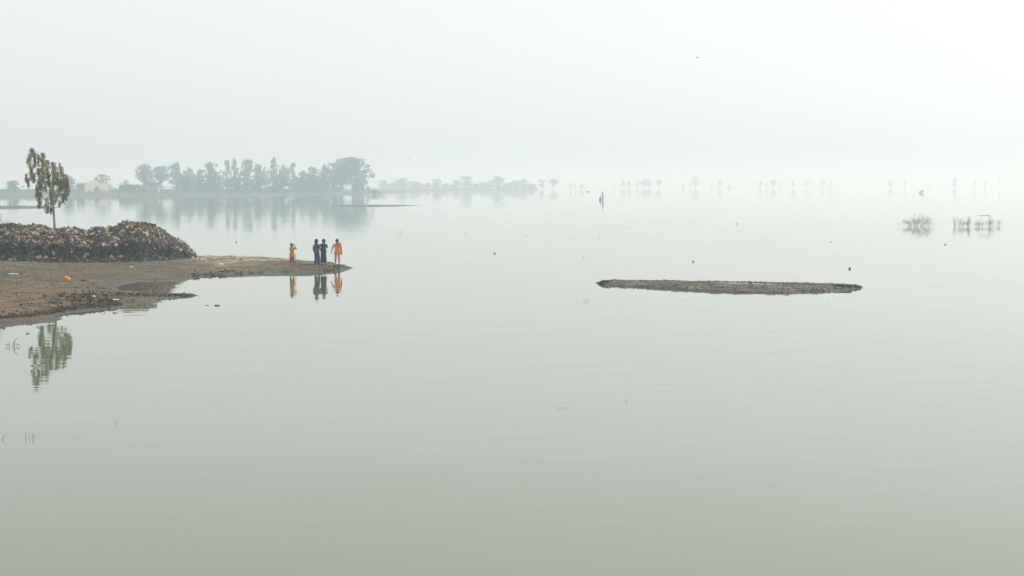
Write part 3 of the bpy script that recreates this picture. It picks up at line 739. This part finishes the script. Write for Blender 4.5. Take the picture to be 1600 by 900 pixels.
def simple_house(name, px0, px1, top, Y, wallm, roofm, label, cat='house', openings=(), dy=4.0, over=.25):
    a = at(px0, top, Y); b = at(px1, top, Y); W = b.x - a.x; cx = (a.x + b.x) / 2
    z = fb_z(cx, Y) - .3; H = a.z - z
    o = empty(name, (cx, Y, z)); tag(o, label, cat)
    m = MB()
    if openings and openings[0][0] == 'arch': arch_wall(m, W, H, .3, openings[0][1], openings[0][2], openings[0][3])
    else: m.box((0, .15, H / 2), (W, .3, H))
    m.box((-W / 2 + .15, dy / 2 + .15, H / 2), (.3, dy - .3, H)); m.box((W / 2 - .15, dy / 2 + .15, H / 2), (.3, dy - .3, H)); m.box((0, dy + .15, H / 2), (W, .3, H))
    m.build('wall', wallm, o)
    m = MB(); m.box((0, dy / 2 + .1, H + .12), (W + over, dy + over + .3, .24), None, .5, .01); m.build('roof', roofm, o)
    for op in openings:
        m = MB()
        if op[0] == 'arch': m.box((op[1], 1.2, op[3] / 2), (op[2] + .4, .1, op[3] + .2)); m.build('doorway', M['dark_void'], o)
        elif op[0] == 'curtain': m.box((op[1], -.06, op[3] / 2 + .1), (op[2], .1, op[3])); m.build('curtain', M['orange_door'], o)
        elif op[0] == 'window': m.box((op[1], -.03, op[4]), (op[2], .08, op[3])); m.build('window', M['dark_void'], o)
    return o
simple_house('dark_shed', 186, 213, 290, 688, M['dark_adobe'], M['dark_adobe'], 'long low dark shed right of the cream house', 'shed', (('window', -1.2, .9, .8, 1.6),))
simple_house('shed', 203, 217, 289, 700, M['adobe'], M['roof'], 'small hut with a pale roof just behind the dark shed', 'shed')
simple_house('mud_house', 214, 232, 291.5, 692, M['adobe'], M['adobe'], 'tan mud house with an arched opening right of the dark shed', 'house', (('arch', .4, 1.9, 2.1),))
simple_house('mud_hut', 232.6, 247, 292, 694, M['adobe'], M['adobe'], 'mud hut with an orange curtain, rightmost of the village houses', 'hut', (('curtain', -.8, 1.7, 2.0),))

# ------------------------------------------------------------------ people on the spit
dg = bpy.context.evaluated_depsgraph_get
def skin_mesh(name, V, E, rad, mat, root=0):
    me = bpy.data.meshes.new(name); me.from_pydata(V, E, []); o = put(name, me)
    md = o.modifiers.new('skin', 'SKIN'); md.use_smooth_shade = True
    sl = me.skin_vertices[0].data if me.skin_vertices else None
    if sl is None:
        bm = bmesh.new(); bm.from_mesh(me); bm.verts.layers.skin.verify(); bm.to_mesh(me); bm.free(); sl = me.skin_vertices[0].data
    for i, r in enumerate(rad):
        sl[i].radius = (r, r) if not isinstance(r, tuple) else r; sl[i].use_root = (i == root)
    o.modifiers.new('sub', 'SUBSURF').levels = 2; o.modifiers['sub'].render_levels = 2
    bpy.context.view_layer.update(); d = dg(); ev = o.evaluated_get(d); me2 = bpy.data.meshes.new_from_object(ev)
    bpy.data.objects.remove(o)
    vs = [tuple(v.co) for v in me2.vertices]; fs = [tuple(p.vertices) for p in me2.polygons]; bpy.data.meshes.remove(me2)
    return vs, fs
def person(loc, H, yaw, label, pose, outfit, hair_len=.5, head_tilt=(0, 0)):
    """body faces -Y at yaw 0; all measures are fractions of the height H"""
    o = empty('person', loc, yaw); tag(o, label, 'person', 'people standing on the spit')
    J = dict(pelvis=(0, 0, .53), waist=(0, .005, .61), chest=(0, 0, .72), neck0=(0, .008, .815), jaw=(0, -.012, .872), cran=(0, .004, .935),
             sL=(-.105, .0, .795), eL=(-.135, .01, .63), wL=(-.14, -.03, .49), sR=(.105, .0, .795), eR=(.135, .01, .63), wR=(.14, -.03, .49),
             hL=(-.05, 0, .505), kL=(-.058, -.012, .28), aL=(-.06, .012, .045), tL=(-.068, -.075, .018),
             hR=(.05, 0, .505), kR=(.058, -.012, .28), aR=(.06, .012, .045), tR=(.068, -.075, .018))
    J.update(pose); hx, hy = head_tilt
    J['jaw'] = (J['jaw'][0] + hx * .4, J['jaw'][1] + hy * .4, J['jaw'][2]); J['cran'] = (J['cran'][0] + hx, J['cran'][1] + hy, J['cran'][2])
    J = {k_: Vector(v) * H for k_, v in J.items()}
    for s_ in 'LR':
        J['p' + s_] = J['w' + s_] + (J['w' + s_] - J['e' + s_]).normalized() * .05 * H
    order = list(J); ix = {k_: i for i, k_ in enumerate(order)}
    ed = [('pelvis', 'waist'), ('waist', 'chest'), ('chest', 'neck0'), ('neck0', 'jaw'), ('jaw', 'cran')]
    for s_ in 'LR': ed += [('chest', 's' + s_), ('s' + s_, 'e' + s_), ('e' + s_, 'w' + s_), ('w' + s_, 'p' + s_), ('pelvis', 'h' + s_), ('h' + s_, 'k' + s_), ('k' + s_, 'a' + s_), ('a' + s_, 't' + s_)]
    rd = dict(pelvis=.072, waist=.062, chest=.075, neck0=.032, jaw=.045, cran=.063)
    for s_ in 'LR': rd.update({'s' + s_: .034, 'e' + s_: .024, 'w' + s_: .017, 'p' + s_: .020, 'h' + s_: .052, 'k' + s_: .034, 'a' + s_: .022, 't' + s_: .018})
    vs, fs = skin_mesh('body', [tuple(J[k_]) for k_ in order], [(ix[a], ix[b]) for a, b in ed], [rd[k_] * H for k_ in order], M['skin'])
    body = MB(); body.add(vs, fs)
    for s_, sg in (('L', -1), ('R', 1)):                 # fingers rooted in the palm
        d = (J['p' + s_] - J['w' + s_]).normalized(); side = d.cross(Vector((0, 1, .2))).normalized()
        for i, (off, ln) in enumerate(((-.012, .038), (-.004, .043), (.004, .041), (.012, .033))):
            b0 = J['p' + s_] + side * off * H; b1 = b0 + d * ln * .6 * H; b2 = b1 + (d + Vector((0, -.5, 0))).normalized() * ln * .55 * H
            body.tube([b0, b1, b2], [.0050 * H, .0046 * H, .0036 * H], 5)
        th = J['w' + s_] + d * .02 * H
        body.tube([th, th + (d * .5 - side * sg * .8).normalized() * .03 * H, th + (d * 1.2 - side * sg * .6).normalized() * .05 * H], [.007 * H, .006 * H, .0045 * H], 5)
    hd = J['cran'].lerp(J['jaw'], .45)
    body.tube([hd + Vector((0, -.052, .012)) * H, hd + Vector((0, -.068, -.008)) * H, hd + Vector((0, -.05, -.014)) * H], [.005 * H, .011 * H, .004 * H], 6)
    for sg in (-1, 1): body.tube([hd + Vector((sg * .055, .006, .012)) * H, hd + Vector((sg * .066, .012, .002)) * H, hd + Vector((sg * .055, .006, -.014)) * H], [.008 * H, .012 * H, .006 * H], 6)
    body.build('body', M['skin'], o, True)
    for sg in (-1, 1):
        m = MB(); e = hd + Vector((sg * .022, -.055, .014)) * H; m.tube([e, e + Vector((0, -.006, 0)) * H], [.008 * H, .005 * H], 8); m.build('eye', M['eye'], o, True)
    m = MB(); mo = hd + Vector((0, -.055, -.026)) * H; m.box(mo, (.03 * H, .008 * H, .006 * H)); m.build('mouth', M['brownrag'], o)
    # hair: cap over the skull, longer at the back
    hr = MB(); n1, n2 = 9, 14; c_ = J['cran'] + Vector((0, .008, .002)) * H; grid = []
    for i in range(n1):
        ph = math.pi * i / (n1 - 1) * .78
        for j in range(n2):
            a = 2 * math.pi * j / n2; fr = max(0, -math.sin(a))       # front
            ph2 = ph * (1 - .56 * fr)
            rr = .073 * (1 + .04 * math.sin(7 * a + i))
            p = Vector((math.cos(a) * math.sin(ph2) * rr * .95, math.sin(a) * math.sin(ph2) * rr * 1.1, math.cos(ph2) * rr))
            if i > n1 - 4: p.z -= hair_len * .05 * (i - n1 + 4) * max(0, math.sin(a) + .35)
            grid.append(c_ + p * H)
    hr.add(grid, [(i * n2 + j, i * n2 + (j + 1) % n2, (i + 1) * n2 + (j + 1) % n2, (i + 1) * n2 + j) for i in range(n1 - 1) for j in range(n2)])
    hr.build('hair', M['hair'], o, True)
    # clothes
    for item in outfit:
        kind, mat, nm = item[0], item[1], item[2]; m = MB()
        if kind == 'top':
            hem, flare = item[3], item[4]; sleeve = item[5] if len(item) > 5 else .85
            ch, pe = J['chest'], J['pelvis']
            secs = [(.828, .040, .038), (.812, .078, .050), (.79, .106, .064), (.765, .112, .072), (.72, .108, .080), (.64, .094, .075), (.56, .102, .083)]
            z = .56
            while z > hem + .02:
                z -= (.56 - hem) / 4; q = (.56 - z) / (.56 - hem); secs.append((z, .105 + flare * q, .086 + flare * .8 * q))
            pts = []
            for (z, rx, ry) in secs:
                q = min(1, max(0, (z - .53) / .19)); cc = pe.lerp(ch, q); pts.append(Vector((cc.x, cc.y, z * H)))
            m.tube(pts, [(rx * H, ry * H) for _, rx, ry in secs], 24, .5, True, .05, 6)
            for s_ in 'LR':
                a, b, c2 = J['s' + s_], J['e' + s_], J['w' + s_]
                dn = Vector((0, 0, -.014 * H)); m.tube([a.lerp(J['chest'], .45) + dn, a.lerp(J['chest'], .12) + dn, a.lerp(b, .14) + dn * .5, a.lerp(b, .5), b, b.lerp(c2, sleeve)], [.03 * H, .038 * H, .042 * H, .039 * H, .034 * H, .029 * H], 12, .5, True, .06, 4)
        elif kind == 'legs':
            rt, rk, ra, lo = item[3:7]
            for s_ in 'LR':
                a, b, c2 = J['h' + s_], J['k' + s_], J['a' + s_]
                m.tube([a + Vector((0, 0, .05 * H)), a, a.lerp(b, .5), b, b.lerp(c2, .55), b.lerp(c2, lo)], [rt * H, rt * H, (rt + rk) / 2 * H, rk * H, (rk + ra) / 2 * H, ra * H], 14, .5, True, .05, 5)
            m.tube([J['pelvis'] + Vector((0, 0, .06 * H)), J['pelvis'], J['pelvis'] - Vector((0, 0, .05 * H))], [(.09 * H, .075 * H), (.1 * H, .08 * H), (.085 * H, .07 * H)], 14, .5, True, .03, 5)
        elif kind == 'band':                             # scarf: a folded band along a path
            pts = [Vector(p) * H for p in item[3]]; m.tube(pts, [(a * H, b * H) for a, b in item[4]], 12, .5, True, .12, 3)
        elif kind == 'shoes':
            for s_ in 'LR': m.tube([J['a' + s_] + Vector((0, .02, -.028)) * H, J['a' + s_] + Vector((0, -.02, -.026)) * H, J['t' + s_] + Vector((0, -.01, 0)) * H], [.022 * H, .026 * H, .018 * H], 10)
        m.build(nm, mat, o, True)
    return o
def feet(px, py):
    p = on_shore(px, py); return p
random.seed(41)
fl = dict(aL=(-.05, .015, .045))
person(feet(456.5, 413.5), 1.27, R(18), 'child in an ochre tunic with both hands raised to the head',
       dict(eL=(-.09, -.13, .70), wL=(.0, -.14, .84), eR=(.19, -.06, .74), wR=(.105, -.07, .90), cran=(-.02, .004, .935), kL=(-.055, -.01, .28), aL=(-.085, .01, .045), tL=(-.095, -.06, .018)),
       [('top', M['ochre'], 'tunic', .36, .025, .7), ('legs', M['ochre2'], 'trousers', .058, .054, .044, .8), ('shoes', M['shoe'], 'sandals')], .2)
person(feet(495, 414.3), 1.52, R(140), 'person in a grey-green shirt and blue trousers, seen from behind',
       dict(eR=(.15, .03, .635), wR=(.14, -.01, .49), eL=(-.15, -.03, .63), wL=(-.10, -.11, .56), kL=(-.075, -.03, .28), aL=(-.10, .0, .045), tL=(-.12, -.08, .018), kR=(.055, -.01, .28), aR=(.06, .02, .045)),
       [('top', M['green'], 'shirt', .46, .012, .9), ('legs', M['jeans'], 'trousers', .064, .056, .05, .92), ('shoes', M['shoe'], 'shoes')], .5)
person(feet(505.5, 412.6), 1.50, R(-12), 'person in a long black dress with one hand lifted to the chest',
       dict(eL=(-.19, .02, .70), wL=(-.10, -.07, .60), eR=(.165, -.02, .68), wR=(.085, -.12, .78)),
       [('top', M['black'], 'dress', .10, .018, .8), ('shoes', M['shoe'], 'shoes'),
        ('band', M['white'], 'scarf', [(.11, -.085, .70), (.14, -.07, .60), (.155, -.05, .50), (.16, -.05, .42)], [(.012, .006), (.014, .007), (.014, .007), (.01, .005)])], .6, (.012, -.01))
person(feet(527, 412.4), 1.50, R(4), 'person in orange tunic and trousers with a coral scarf over one shoulder',
       dict(eL=(-.175, .01, .65), wL=(-.225, -.02, .50), eR=(.14, .0, .64), wR=(.15, -.02, .50), kL=(-.065, -.012, .28), aL=(-.075, .01, .045), tL=(-.085, -.075, .018), kR=(.065, -.012, .28), aR=(.075, .01, .045)),
       [('top', M['orange'], 'tunic', .40, .022, .6), ('legs', M['orange'], 'trousers', .055, .046, .032, .9), ('shoes', M['shoe'], 'sandals'),
        ('band', M['orange2'], 'scarf', [(-.085, -.06, .79), (-.03, -.085, .80), (.04, -.07, .815), (.105, -.02, .83), (.14, .01, .77), (.16, .0, .64), (.17, -.01, .5), (.165, -.01, .37)], [(.02, .012), (.028, .016), (.03, .02), (.034, .026), (.034, .04), (.03, .05), (.03, .055), (.022, .04)])], .5)
p = on_shore(462, 413.5); m = MB(); m.tube([(0, 0, -.08), (.01, 0, .3), (-.012, 0, .66)], [.017, .016, .013], 7, .2)
st = m.build('upright_stick', M['wood']); st.location = p; tag(st, 'thin dark stick stuck upright beside the child in ochre', 'stick')

# ------------------------------------------------------------------ litter on the bank
random.seed(51)
def crumple(name, p, sx, sy, sz, mat, label, cat, group=None):
    bm = bmesh.new(); bmesh.ops.create_icosphere(bm, subdivisions=3, radius=1)
    for v in bm.verts:
        d = v.co.copy(); k_ = 1 + .35 * noise.noise(d * 2.1 + p) + .22 * noise.noise(d * 5 + p)
        v.co = Vector((d.x * sx * k_, d.y * sy * k_, max(-.3, d.z) * sz * k_))
    me = bpy.data.meshes.new(name); bm.to_mesh(me); bm.free(); me.materials.append(mat)
    o = put(name, me, None, p + Vector((0, 0, .25 * sz))); tag(o, label, cat, group); return o
crumple('plastic_bag', on_shore(104, 438), .19, .15, .17, M['bag'], 'crumpled orange plastic bag lying on the bank', 'bag')
crumple('rag', on_shore(130, 439.5), .13, .1, .08, M['brownrag'], 'small dark red-brown rag right of the orange bag', 'rag')
crumple('litter_scrap', on_shore(21, 428.6), .26, .16, .04, M['litter'], 'flat white scrap of litter left of the orange bag', 'litter', 'pale litter on the bank')
crumple('litter_scrap', on_shore(147, 465), .09, .08, .07, M['litter'], 'small white scrap among the dark clods', 'litter', 'pale litter on the bank')
crumple('litter_scrap', on_shore(180, 468.5), .16, .12, .035, M['litter'], 'white scrap lying near the puddle inlet', 'litter', 'pale litter on the bank')
crumple('litter_scrap', on_shore(205, 417.2), .11, .09, .03, M['litter'], 'tiny pale scrap on the mud right under the heap', 'litter', 'pale litter on the bank')
crumple('litter_scrap', on_shore(344, 413), .2, .14, .04, M['litter'], 'pale flat scrap where the spit begins', 'litter', 'pale litter on the bank')
p = on_shore(27, 463); m = MB(); m.tube([(0, 0, -.05), (.0, 0, .06), (.015, 0, .18)], [.02, .03, .012], 6, .2); m.box((.04, -.02, .03), (.05, .05, .12), rrot(), 1.0, .2)
o = m.build('stump', M['clod']); o.location = p; tag(o, 'short dark stub with a pale side on the reddish bank', 'stump')

# ------------------------------------------------------------------ twigs and reeds in the water
def twig(pts, r, tint=.3): 
    m = MB(); m.tube(pts, [r] + [r * .8] * (len(pts) - 2) + [r * .4], 5, tint); return m
def reed_at(px, py, tips, r, name, label, cat='reed', group='reeds poking out of the water', mat='reed'):
    """tips: list of (dx_px, dy_px up) or longer paths, measured at that distance"""
    b = ground(px, py); k_ = FPX / b.y; m = MB()
    for t in tips:
        ox, path = t[0], t[1:]
        pts = [Vector((ox / k_, random.uniform(-.03, .03), -.08))] + [Vector(((ox + a) / k_, random.uniform(-.02, .02), c_ / k_)) for a, c_ in path]
        m.tube(pts, [r * 1.2] * (len(pts) - 1) + [r * .7], 5, random.random() * .4)
    o = m.build(name, M[mat]); o.location = b; tag(o, label, cat, group); return o
reed_at(18, 541.5, [(-7, (0, 3), (-2, 5)), (-4, (1, 8)), (0, (3, 6), (8, 12)), (1, (5, 4), (9, 4), (12, 1)), (3, (2, 9), (7, 14)), (-1, (-4, 4), (-9, 3)), (6, (4, 4), (8, 2))], .006, 'grass_tuft', 'tuft of drowned grass near the left edge, below the tree reflection', 'grass')
reed_at(40, 686, [(0, (0, 12)), (5, (1, 8)), (9, (3, 9)), (12, (1, 5), (4, 6))], .0035, 'reed', 'cluster of short upright reeds near the lower left edge')
reed_at(-1, 687.5, [(0, (9, 7))], .005, 'reed', 'leaning reed cut by the left edge of the picture')
reed_at(176.5, 663.8, [(0, (6, 5))], .004, 'reed', 'small lone leaning reed right of the lower left cluster')
reed_at(55, 511.5, [(0, (3, 1.0), (13, 1.6))], .012, 'floating_stick', 'thin floating stick just below the near bank tip', 'stick', 'floating sticks')
reed_at(38, 521.5, [(0, (4, 1.2), (9, .8))], .014, 'floating_stick', 'small dark floating stick above the drowned grass tuft', 'stick', 'floating sticks')
reed_at(872.5, 638.5, [(0, (.5, 3.2)), (8, (.5, 2)), (13, (.4, 3.6))], .004, 'reed', 'pair of short reed stubs in the lower middle of the water')
reed_at(983, 628.5, [(0, (-7, 6))], .004, 'reed', 'bent reed making an arrow with its reflection, lower middle')
reed_at(908, 471, [(-10, (1, 1.6)), (-6, (-1, 1.8)), (4, (.3, 4)), (7, (0, 6)), (9, (1, 4.5)), (12, (.2, 5))], .006, 'reed', 'sparse row of thin reeds below the left tip of the islet')
reed_at(628.5, 363.8, [(0, (-6, 7))], .014, 'reed', 'bent stem making an arrow with its reflection beyond the spit')
reed_at(978, 355, [(-3, (-1, 2)), (0, (0, 2.6)), (3, (2, 2))], .012, 'reed', 'faint little tuft below the snag with two stems')
reed_at(1295, 472.5, [(0, (.2, 4))], .006, 'reed', 'single thin reed below the right part of the islet')
reed_at(333, 477.6, [(0, (3, .7), (11, .7))], .02, 'floating_stick', 'dark floating stick in the open water below the spit', 'stick', 'floating sticks')
reed_at(320, 477.4, [(0, (2, .3), (6, .3))], .012, 'floating_stick', 'tiny floating stick left of the dark one below the spit', 'stick', 'floating sticks')
reed_at(172, 489, [(-6, (-4, 3), (-8, 1)), (0, (6, 1.5), (12, .5)), (2, (5, 0.8), (9, 1))], .01, 'driftwood_twig', 'thin arched twig at the waterline of the near bank', 'twig', 'twigs at the waterline')
reed_at(343, 431.5, [(-6, (-8, 4), (-14, 2)), (-2, (3, 4), (6, 2.5)), (0, (5, 3), (10, .5)), (-3, (-5, 2), (-9, .5)), (1, (3, 2), (5, 0)), (0, (2, 3)), (-4, (2, 2.4))], .022, 'driftwood_branch', 'dark tangled branch in the water beside the spit', 'branch', 'twigs at the waterline', 'wood')
# stubs and floating lumps on open water
random.seed(55)
stubs = [(773, 396.2, 1.6, 1.6, 'round brown lump floating in mid water right of the people'), (1083, 409, 1.2, 2.2, 'dark stub in the water above the left half of the islet'), (1327.5, 420.5, 1.8, 2.8, 'tallest dark stub in the water above the right tip of islet'),
         (1477, 382.4, 1.2, 1.4, 'small dark stub below the row of drowned reeds'), (1298.5, 378, 1.0, 1.0, 'tiny stub left of and below the dry bush'), (369.5, 378.6, 1.2, 1.3, 'tiny dark stub in the water left above the spit'),
         (727, 366, .8, .8, 'tiny speck of debris left of the mid-water lump'), (822, 367.5, .8, .9, 'tiny speck of debris right of the mid-water lump'), (912, 402, .8, .8, 'tiny speck of debris left above the islet tip'),
         (936.5, 370.5, .8, .8, 'tiny speck of debris below the snag'), (691.5, 301.6, 1.0, 1.2, 'small dark post in front of the faint far tree line'), (1151, 350, .9, 1.1, 'tiny stub in open water right of the snag'), (785, 319.3, .8, .8, 'tiny speck on the water left of the snag')]
for px, py, r, hgt, lb in stubs:
    b = ground(px, py); k_ = FPX / b.y; m = MB(); r /= k_; hgt /= k_
    m.tube([(0, 0, -.1), (0, 0, hgt * .3), (r * .2, 0, hgt * .85), (r * .25, 0, hgt)], [r * 1.0, r, r * .8, r * .35], 8, [random.random() * .7 for _ in range(32)])
    o = m.build('water_stub', M['wood'], None, True); o.location = b; tag(o, lb, 'stub', 'stubs and debris on the open water')
# snag with two stems
b = ground(940, 312.6); k_ = FPX / b.y; sn = empty('snag', b); tag(sn, 'dead snag with two dark stems standing alone in the far water', 'snag')
m = MB(); m.tube([(-2.2 / k_, 0, -.3), (-2.0 / k_, 0, 3 / k_), (-1.4 / k_, 0, 6 / k_)], [.36, .34, .10], 8, .2)
for i in range(26):
    q = Vector((random.gauss(-2.6, 1.1) / k_, random.gauss(0, .2), random.uniform(.1, 4) / k_)); m.tube([(-2 / k_, 0, q.z * .6), q], [.07, .03], 4, random.random() * .5)
m.build('stem', M['wood'], sn)
m = MB(); m.tube([(1.6 / k_, 0, -.3), (1.8 / k_, 0, 5 / k_), (1.5 / k_, 0, 9 / k_), (2.6 / k_, 0, 13.5 / k_)], [.22, .2, .2, .07], 8, .25)
for i in range(10): z_ = random.uniform(3, 12) / k_; m.tube([(1.7 / k_, 0, z_), (1.7 / k_ + random.gauss(0, .25), random.gauss(0, .2), z_ + random.uniform(.1, .4))], [.06, .02], 4, .3)
m.build('stem', M['wood'], sn)
m = MB(); m.box((2.2 / k_, -.25, .12), (.45, .1, .5), None, .5, .1); m.build('caught_cloth', M['orange_door'], sn)
b = ground(1440, 301.8); k_ = FPX / b.y; m = MB()
m.tube([(-2 / k_, 0, -.4), (-1.6 / k_, 0, 1.2 / k_), (1.0 / k_, 0, 3.2 / k_), (3.6 / k_, 0, 4.4 / k_)], [.8, .75, .55, .2], 8, .3)
for i in range(14): q = random.uniform(0, 1); m.tube([(-1.6 / k_ + q * 4 / k_, 0, (1 + q * 3) / k_), (-1.6 / k_ + q * 4 / k_ + random.gauss(0, .5), random.gauss(0, .4), (1 + q * 3) / k_ + random.uniform(-.3, .6))], [.2, .05], 4, .3)
o = m.build('bent_stump', M['wood']); o.location = b; tag(o, 'bent dark stump leaning over the water above the dry bush', 'stump')
b = ground(918.5, 299.7); k_ = FPX / b.y; m = MB(); m.tube([(-4 / k_, 0, .05), (0, 0, .35), (4 / k_, 0, .02)], [.1, .3, .1], 6, .2)
o = m.build('floating_log', M['wood']); o.location = b; tag(o, 'thin floating log just left of the snag', 'log')
# dry bushes in the right-hand water
def dry_bush(px, py, wpx, hpx_, n, label, seed, group, upright=.5, tint=.5):
    rnd = random.Random(seed); b = ground(px, py); k_ = FPX / b.y; o = empty('dry_bush', b); tag(o, label, 'bush', group)
    W, Hh = wpx / k_, hpx_ / k_; m = MB(); t = MB()
    for i in range(n):
        x0 = rnd.gauss(0, .2) * W; y0 = rnd.gauss(0, .2) * W
        ex = x0 * .8 + rnd.gauss(0, .26) * W * (1 - upright * .3); hz_ = Hh * (.25 + .85 * rnd.random()) * max(.15, 1 - .7 * abs(ex / (W * .5)) ** 1.5)
        e = Vector((ex, y0 + rnd.gauss(0, .12) * W, max(.08, hz_))); s0 = Vector((x0 * .6 + ex * upright * .35, y0, -.06)); mid = s0.lerp(e, .5) + Vector((rnd.gauss(0, .04) * W, 0, .12 * Hh))
        m.tube([s0, mid, e], [.009, .006, .003], 4, rnd.uniform(.1, .9))
        for j in range(11):
            q = s0.lerp(mid, rnd.uniform(.3, 1)) if rnd.random() < .35 else mid.lerp(e, rnd.random()); d = Vector((rnd.gauss(0, .5), rnd.gauss(0, .5), rnd.uniform(.1, 1))).normalized() * rnd.uniform(.14, .42)
            t.tube([q, q + d], [.0042, .0025], 3, min(1, max(0, rnd.gauss(tint, .25))), False)
            if rnd.random() < .5: t.leaf(q + d * .7, (rnd.gauss(0, 1), rnd.gauss(0, 1), rnd.gauss(0, .6)), .07, .035, min(1, rnd.uniform(.5, 1)))
    m.build('stems', M['twig'], o); t.build('twigs', M['twig'], o); return o
GB = 'dry bushes drowned in the right-hand water'
dry_bush(1435, 353.5, 52, 19, 84, 'wide dry brown bush in the water, largest at right', 1, GB)
dry_bush(1492, 353.5, 13, 16, 11, 'leftmost narrow clump of the row of drowned stems', 2, GB, .8)
dry_bush(1501, 354, 13, 15, 12, 'second clump from the left in the row of drowned stems', 3, GB, .8)
dry_bush(1513, 354, 18, 15, 24, 'thickest clump of the row of drowned stems', 4, GB, .7, .6)
dry_bush(1530, 354, 22, 12, 18, 'low dark clump in the middle of the row of drowned stems', 5, GB, .6, .2)
dry_bush(1547, 353.5, 19, 14, 17, 'clump beneath the bare crossbar branch in the row', 6, GB, .7)
dry_bush(1560, 352.5, 15, 11, 9, 'rightmost sparse clump of the row of drowned stems', 7, GB, .8)
b = ground(1546, 352.8); k_ = FPX / b.y; m = MB(); m.tube([(0, .1, -.1), (0, .1, 8 / k_), (-.3 / k_, .1, 17.5 / k_)], [.03, .026, .02], 6, .2); m.tube([(.6 / k_, .1, 15.8 / k_), (-8 / k_, .12, 15.6 / k_), (-18 / k_, .1, 16 / k_)], [.032, .03, .018], 6, .2)
for dx in (-13.5, -9, -3): m.tube([(dx / k_, .1, 14.8 / k_), ((dx + .4) / k_, .1, 17.4 / k_)], [.02, .012], 5, .2)
o = m.build('crossbar_branch', M['wood']); o.location = b; tag(o, 'bare post with a horizontal branch above the drowned stems', 'branch')
# shrub cut by the left edge
random.seed(61)
b = at(-8, 352, 97); b.z = heap_pt(-8, 1.4).z - .1; o = empty('dry_shrub', b); tag(o, 'pale twiggy shrub behind the heap at the left edge', 'shrub')
m = MB(); t = MB()
for i in range(90):
    e = Vector((random.gauss(.1, .45), random.gauss(0, .4), random.uniform(.5, 1.35))); mid = e * .5 + Vector((random.gauss(0, .1), 0, .15))
    m.tube([(random.gauss(0, .12), 0, -.1), mid, e], [.012, .008, .003], 4, random.uniform(.4, 1))
    for j in range(4): q = mid.lerp(e, random.random()); t.tube([q, q + Vector((random.gauss(0, .12), random.gauss(0, .12), random.uniform(.02, .2)))], [.005, .002], 3, random.uniform(.5, 1), False)
m.build('stems', M['twig'], o); t.build('twigs', M['twig'], o)
b = at(-14, 345, 96); b.z = heap_pt(-14, 1.2).z - .1; o = empty('leafy_sapling', b); tag(o, 'dark leafy sapling tips entering at the left edge', 'sapling')
m = MB(); t = MB()
for i in range(16):
    e = Vector((random.uniform(-.5, .68), random.gauss(0, .3), random.uniform(.9, 2.3))); m.tube([(0, 0, -.1), e * .5 + Vector((0, 0, .2)), e], [.02, .014, .004], 5, .2)
    for j in range(22): q = (e * .5 + Vector((0, 0, .2))).lerp(e, random.random()); t.leaf(q, (random.gauss(0, 1), random.gauss(0, 1), random.gauss(-.3, .5)), random.uniform(.08, .16), .035, random.random() * .6)
m.build('stems', M['bark'], o); t.build('leaves', M['leaf'], o)

# ------------------------------------------------------------------ birds in the air
def bird(px, py, Y, span, label):
    o = empty('flying_bird', at(px, py, Y), .7); tag(o, label, 'bird', 'birds in the air')
    m = MB(); m.tube([(0, -.28 * span, 0), (0, -.2 * span, .01), (0, 0, .0), (0, .22 * span, .0), (0, .36 * span, 0)], [.02 * span, .06 * span, .09 * span, .05 * span, .03 * span], 8, .3); m.build('body', M['bird'], o, True)
    for s_ in (-1, 1):
        m = MB(); pr = [(0, -.1, 0), (.25, -.14, .16), (.5, .02, .12), (.25, .08, .15), (0, .12, 0)]; vs = [(s_ * x * span, y * span, z * span) for x, y, z in pr]
        m.add(vs + [(a, b_, c_ - .012 * span) for a, b_, c_ in vs], [(0, 1, 2, 3, 4), (9, 8, 7, 6, 5)] + [(i, i + 5, (i + 1) % 5 + 5, (i + 1) % 5) for i in range(5)]); m.build('wing', M['bird'], o)
bird(1089.5, 90, 150, .40, 'tiny dark bird high in the sky right of the middle')
bird(638, 250, 260, .62, 'tiny dark bird low in the sky right of the grove')

# ------------------------------------------------------------------ haze
hm = bpy.data.materials.new('hazy_air'); hm.use_nodes = True; n = hm.node_tree; n.nodes.clear()
pv = n.nodes.new('ShaderNodeVolumePrincipled'); ou = n.nodes.new('ShaderNodeOutputMaterial'); n.links.new(pv.outputs[0], ou.inputs['Volume'])
pv.inputs['Color'].default_value = (.72, .89, 1.0, 1); pv.inputs['Absorption Color'].default_value = (.80, .80, .80, 1)
pv.inputs['Density'].default_value = HAZE; pv.inputs['Anisotropy'].default_value = .35
m = MB(); m.box((0, 4350, 12), (12100, 9500, 30)); hz_o = m.build('haze', hm); hz_o['kind'] = 'stuff'; tag(hz_o, 'pale even haze lying over the whole river', 'haze')
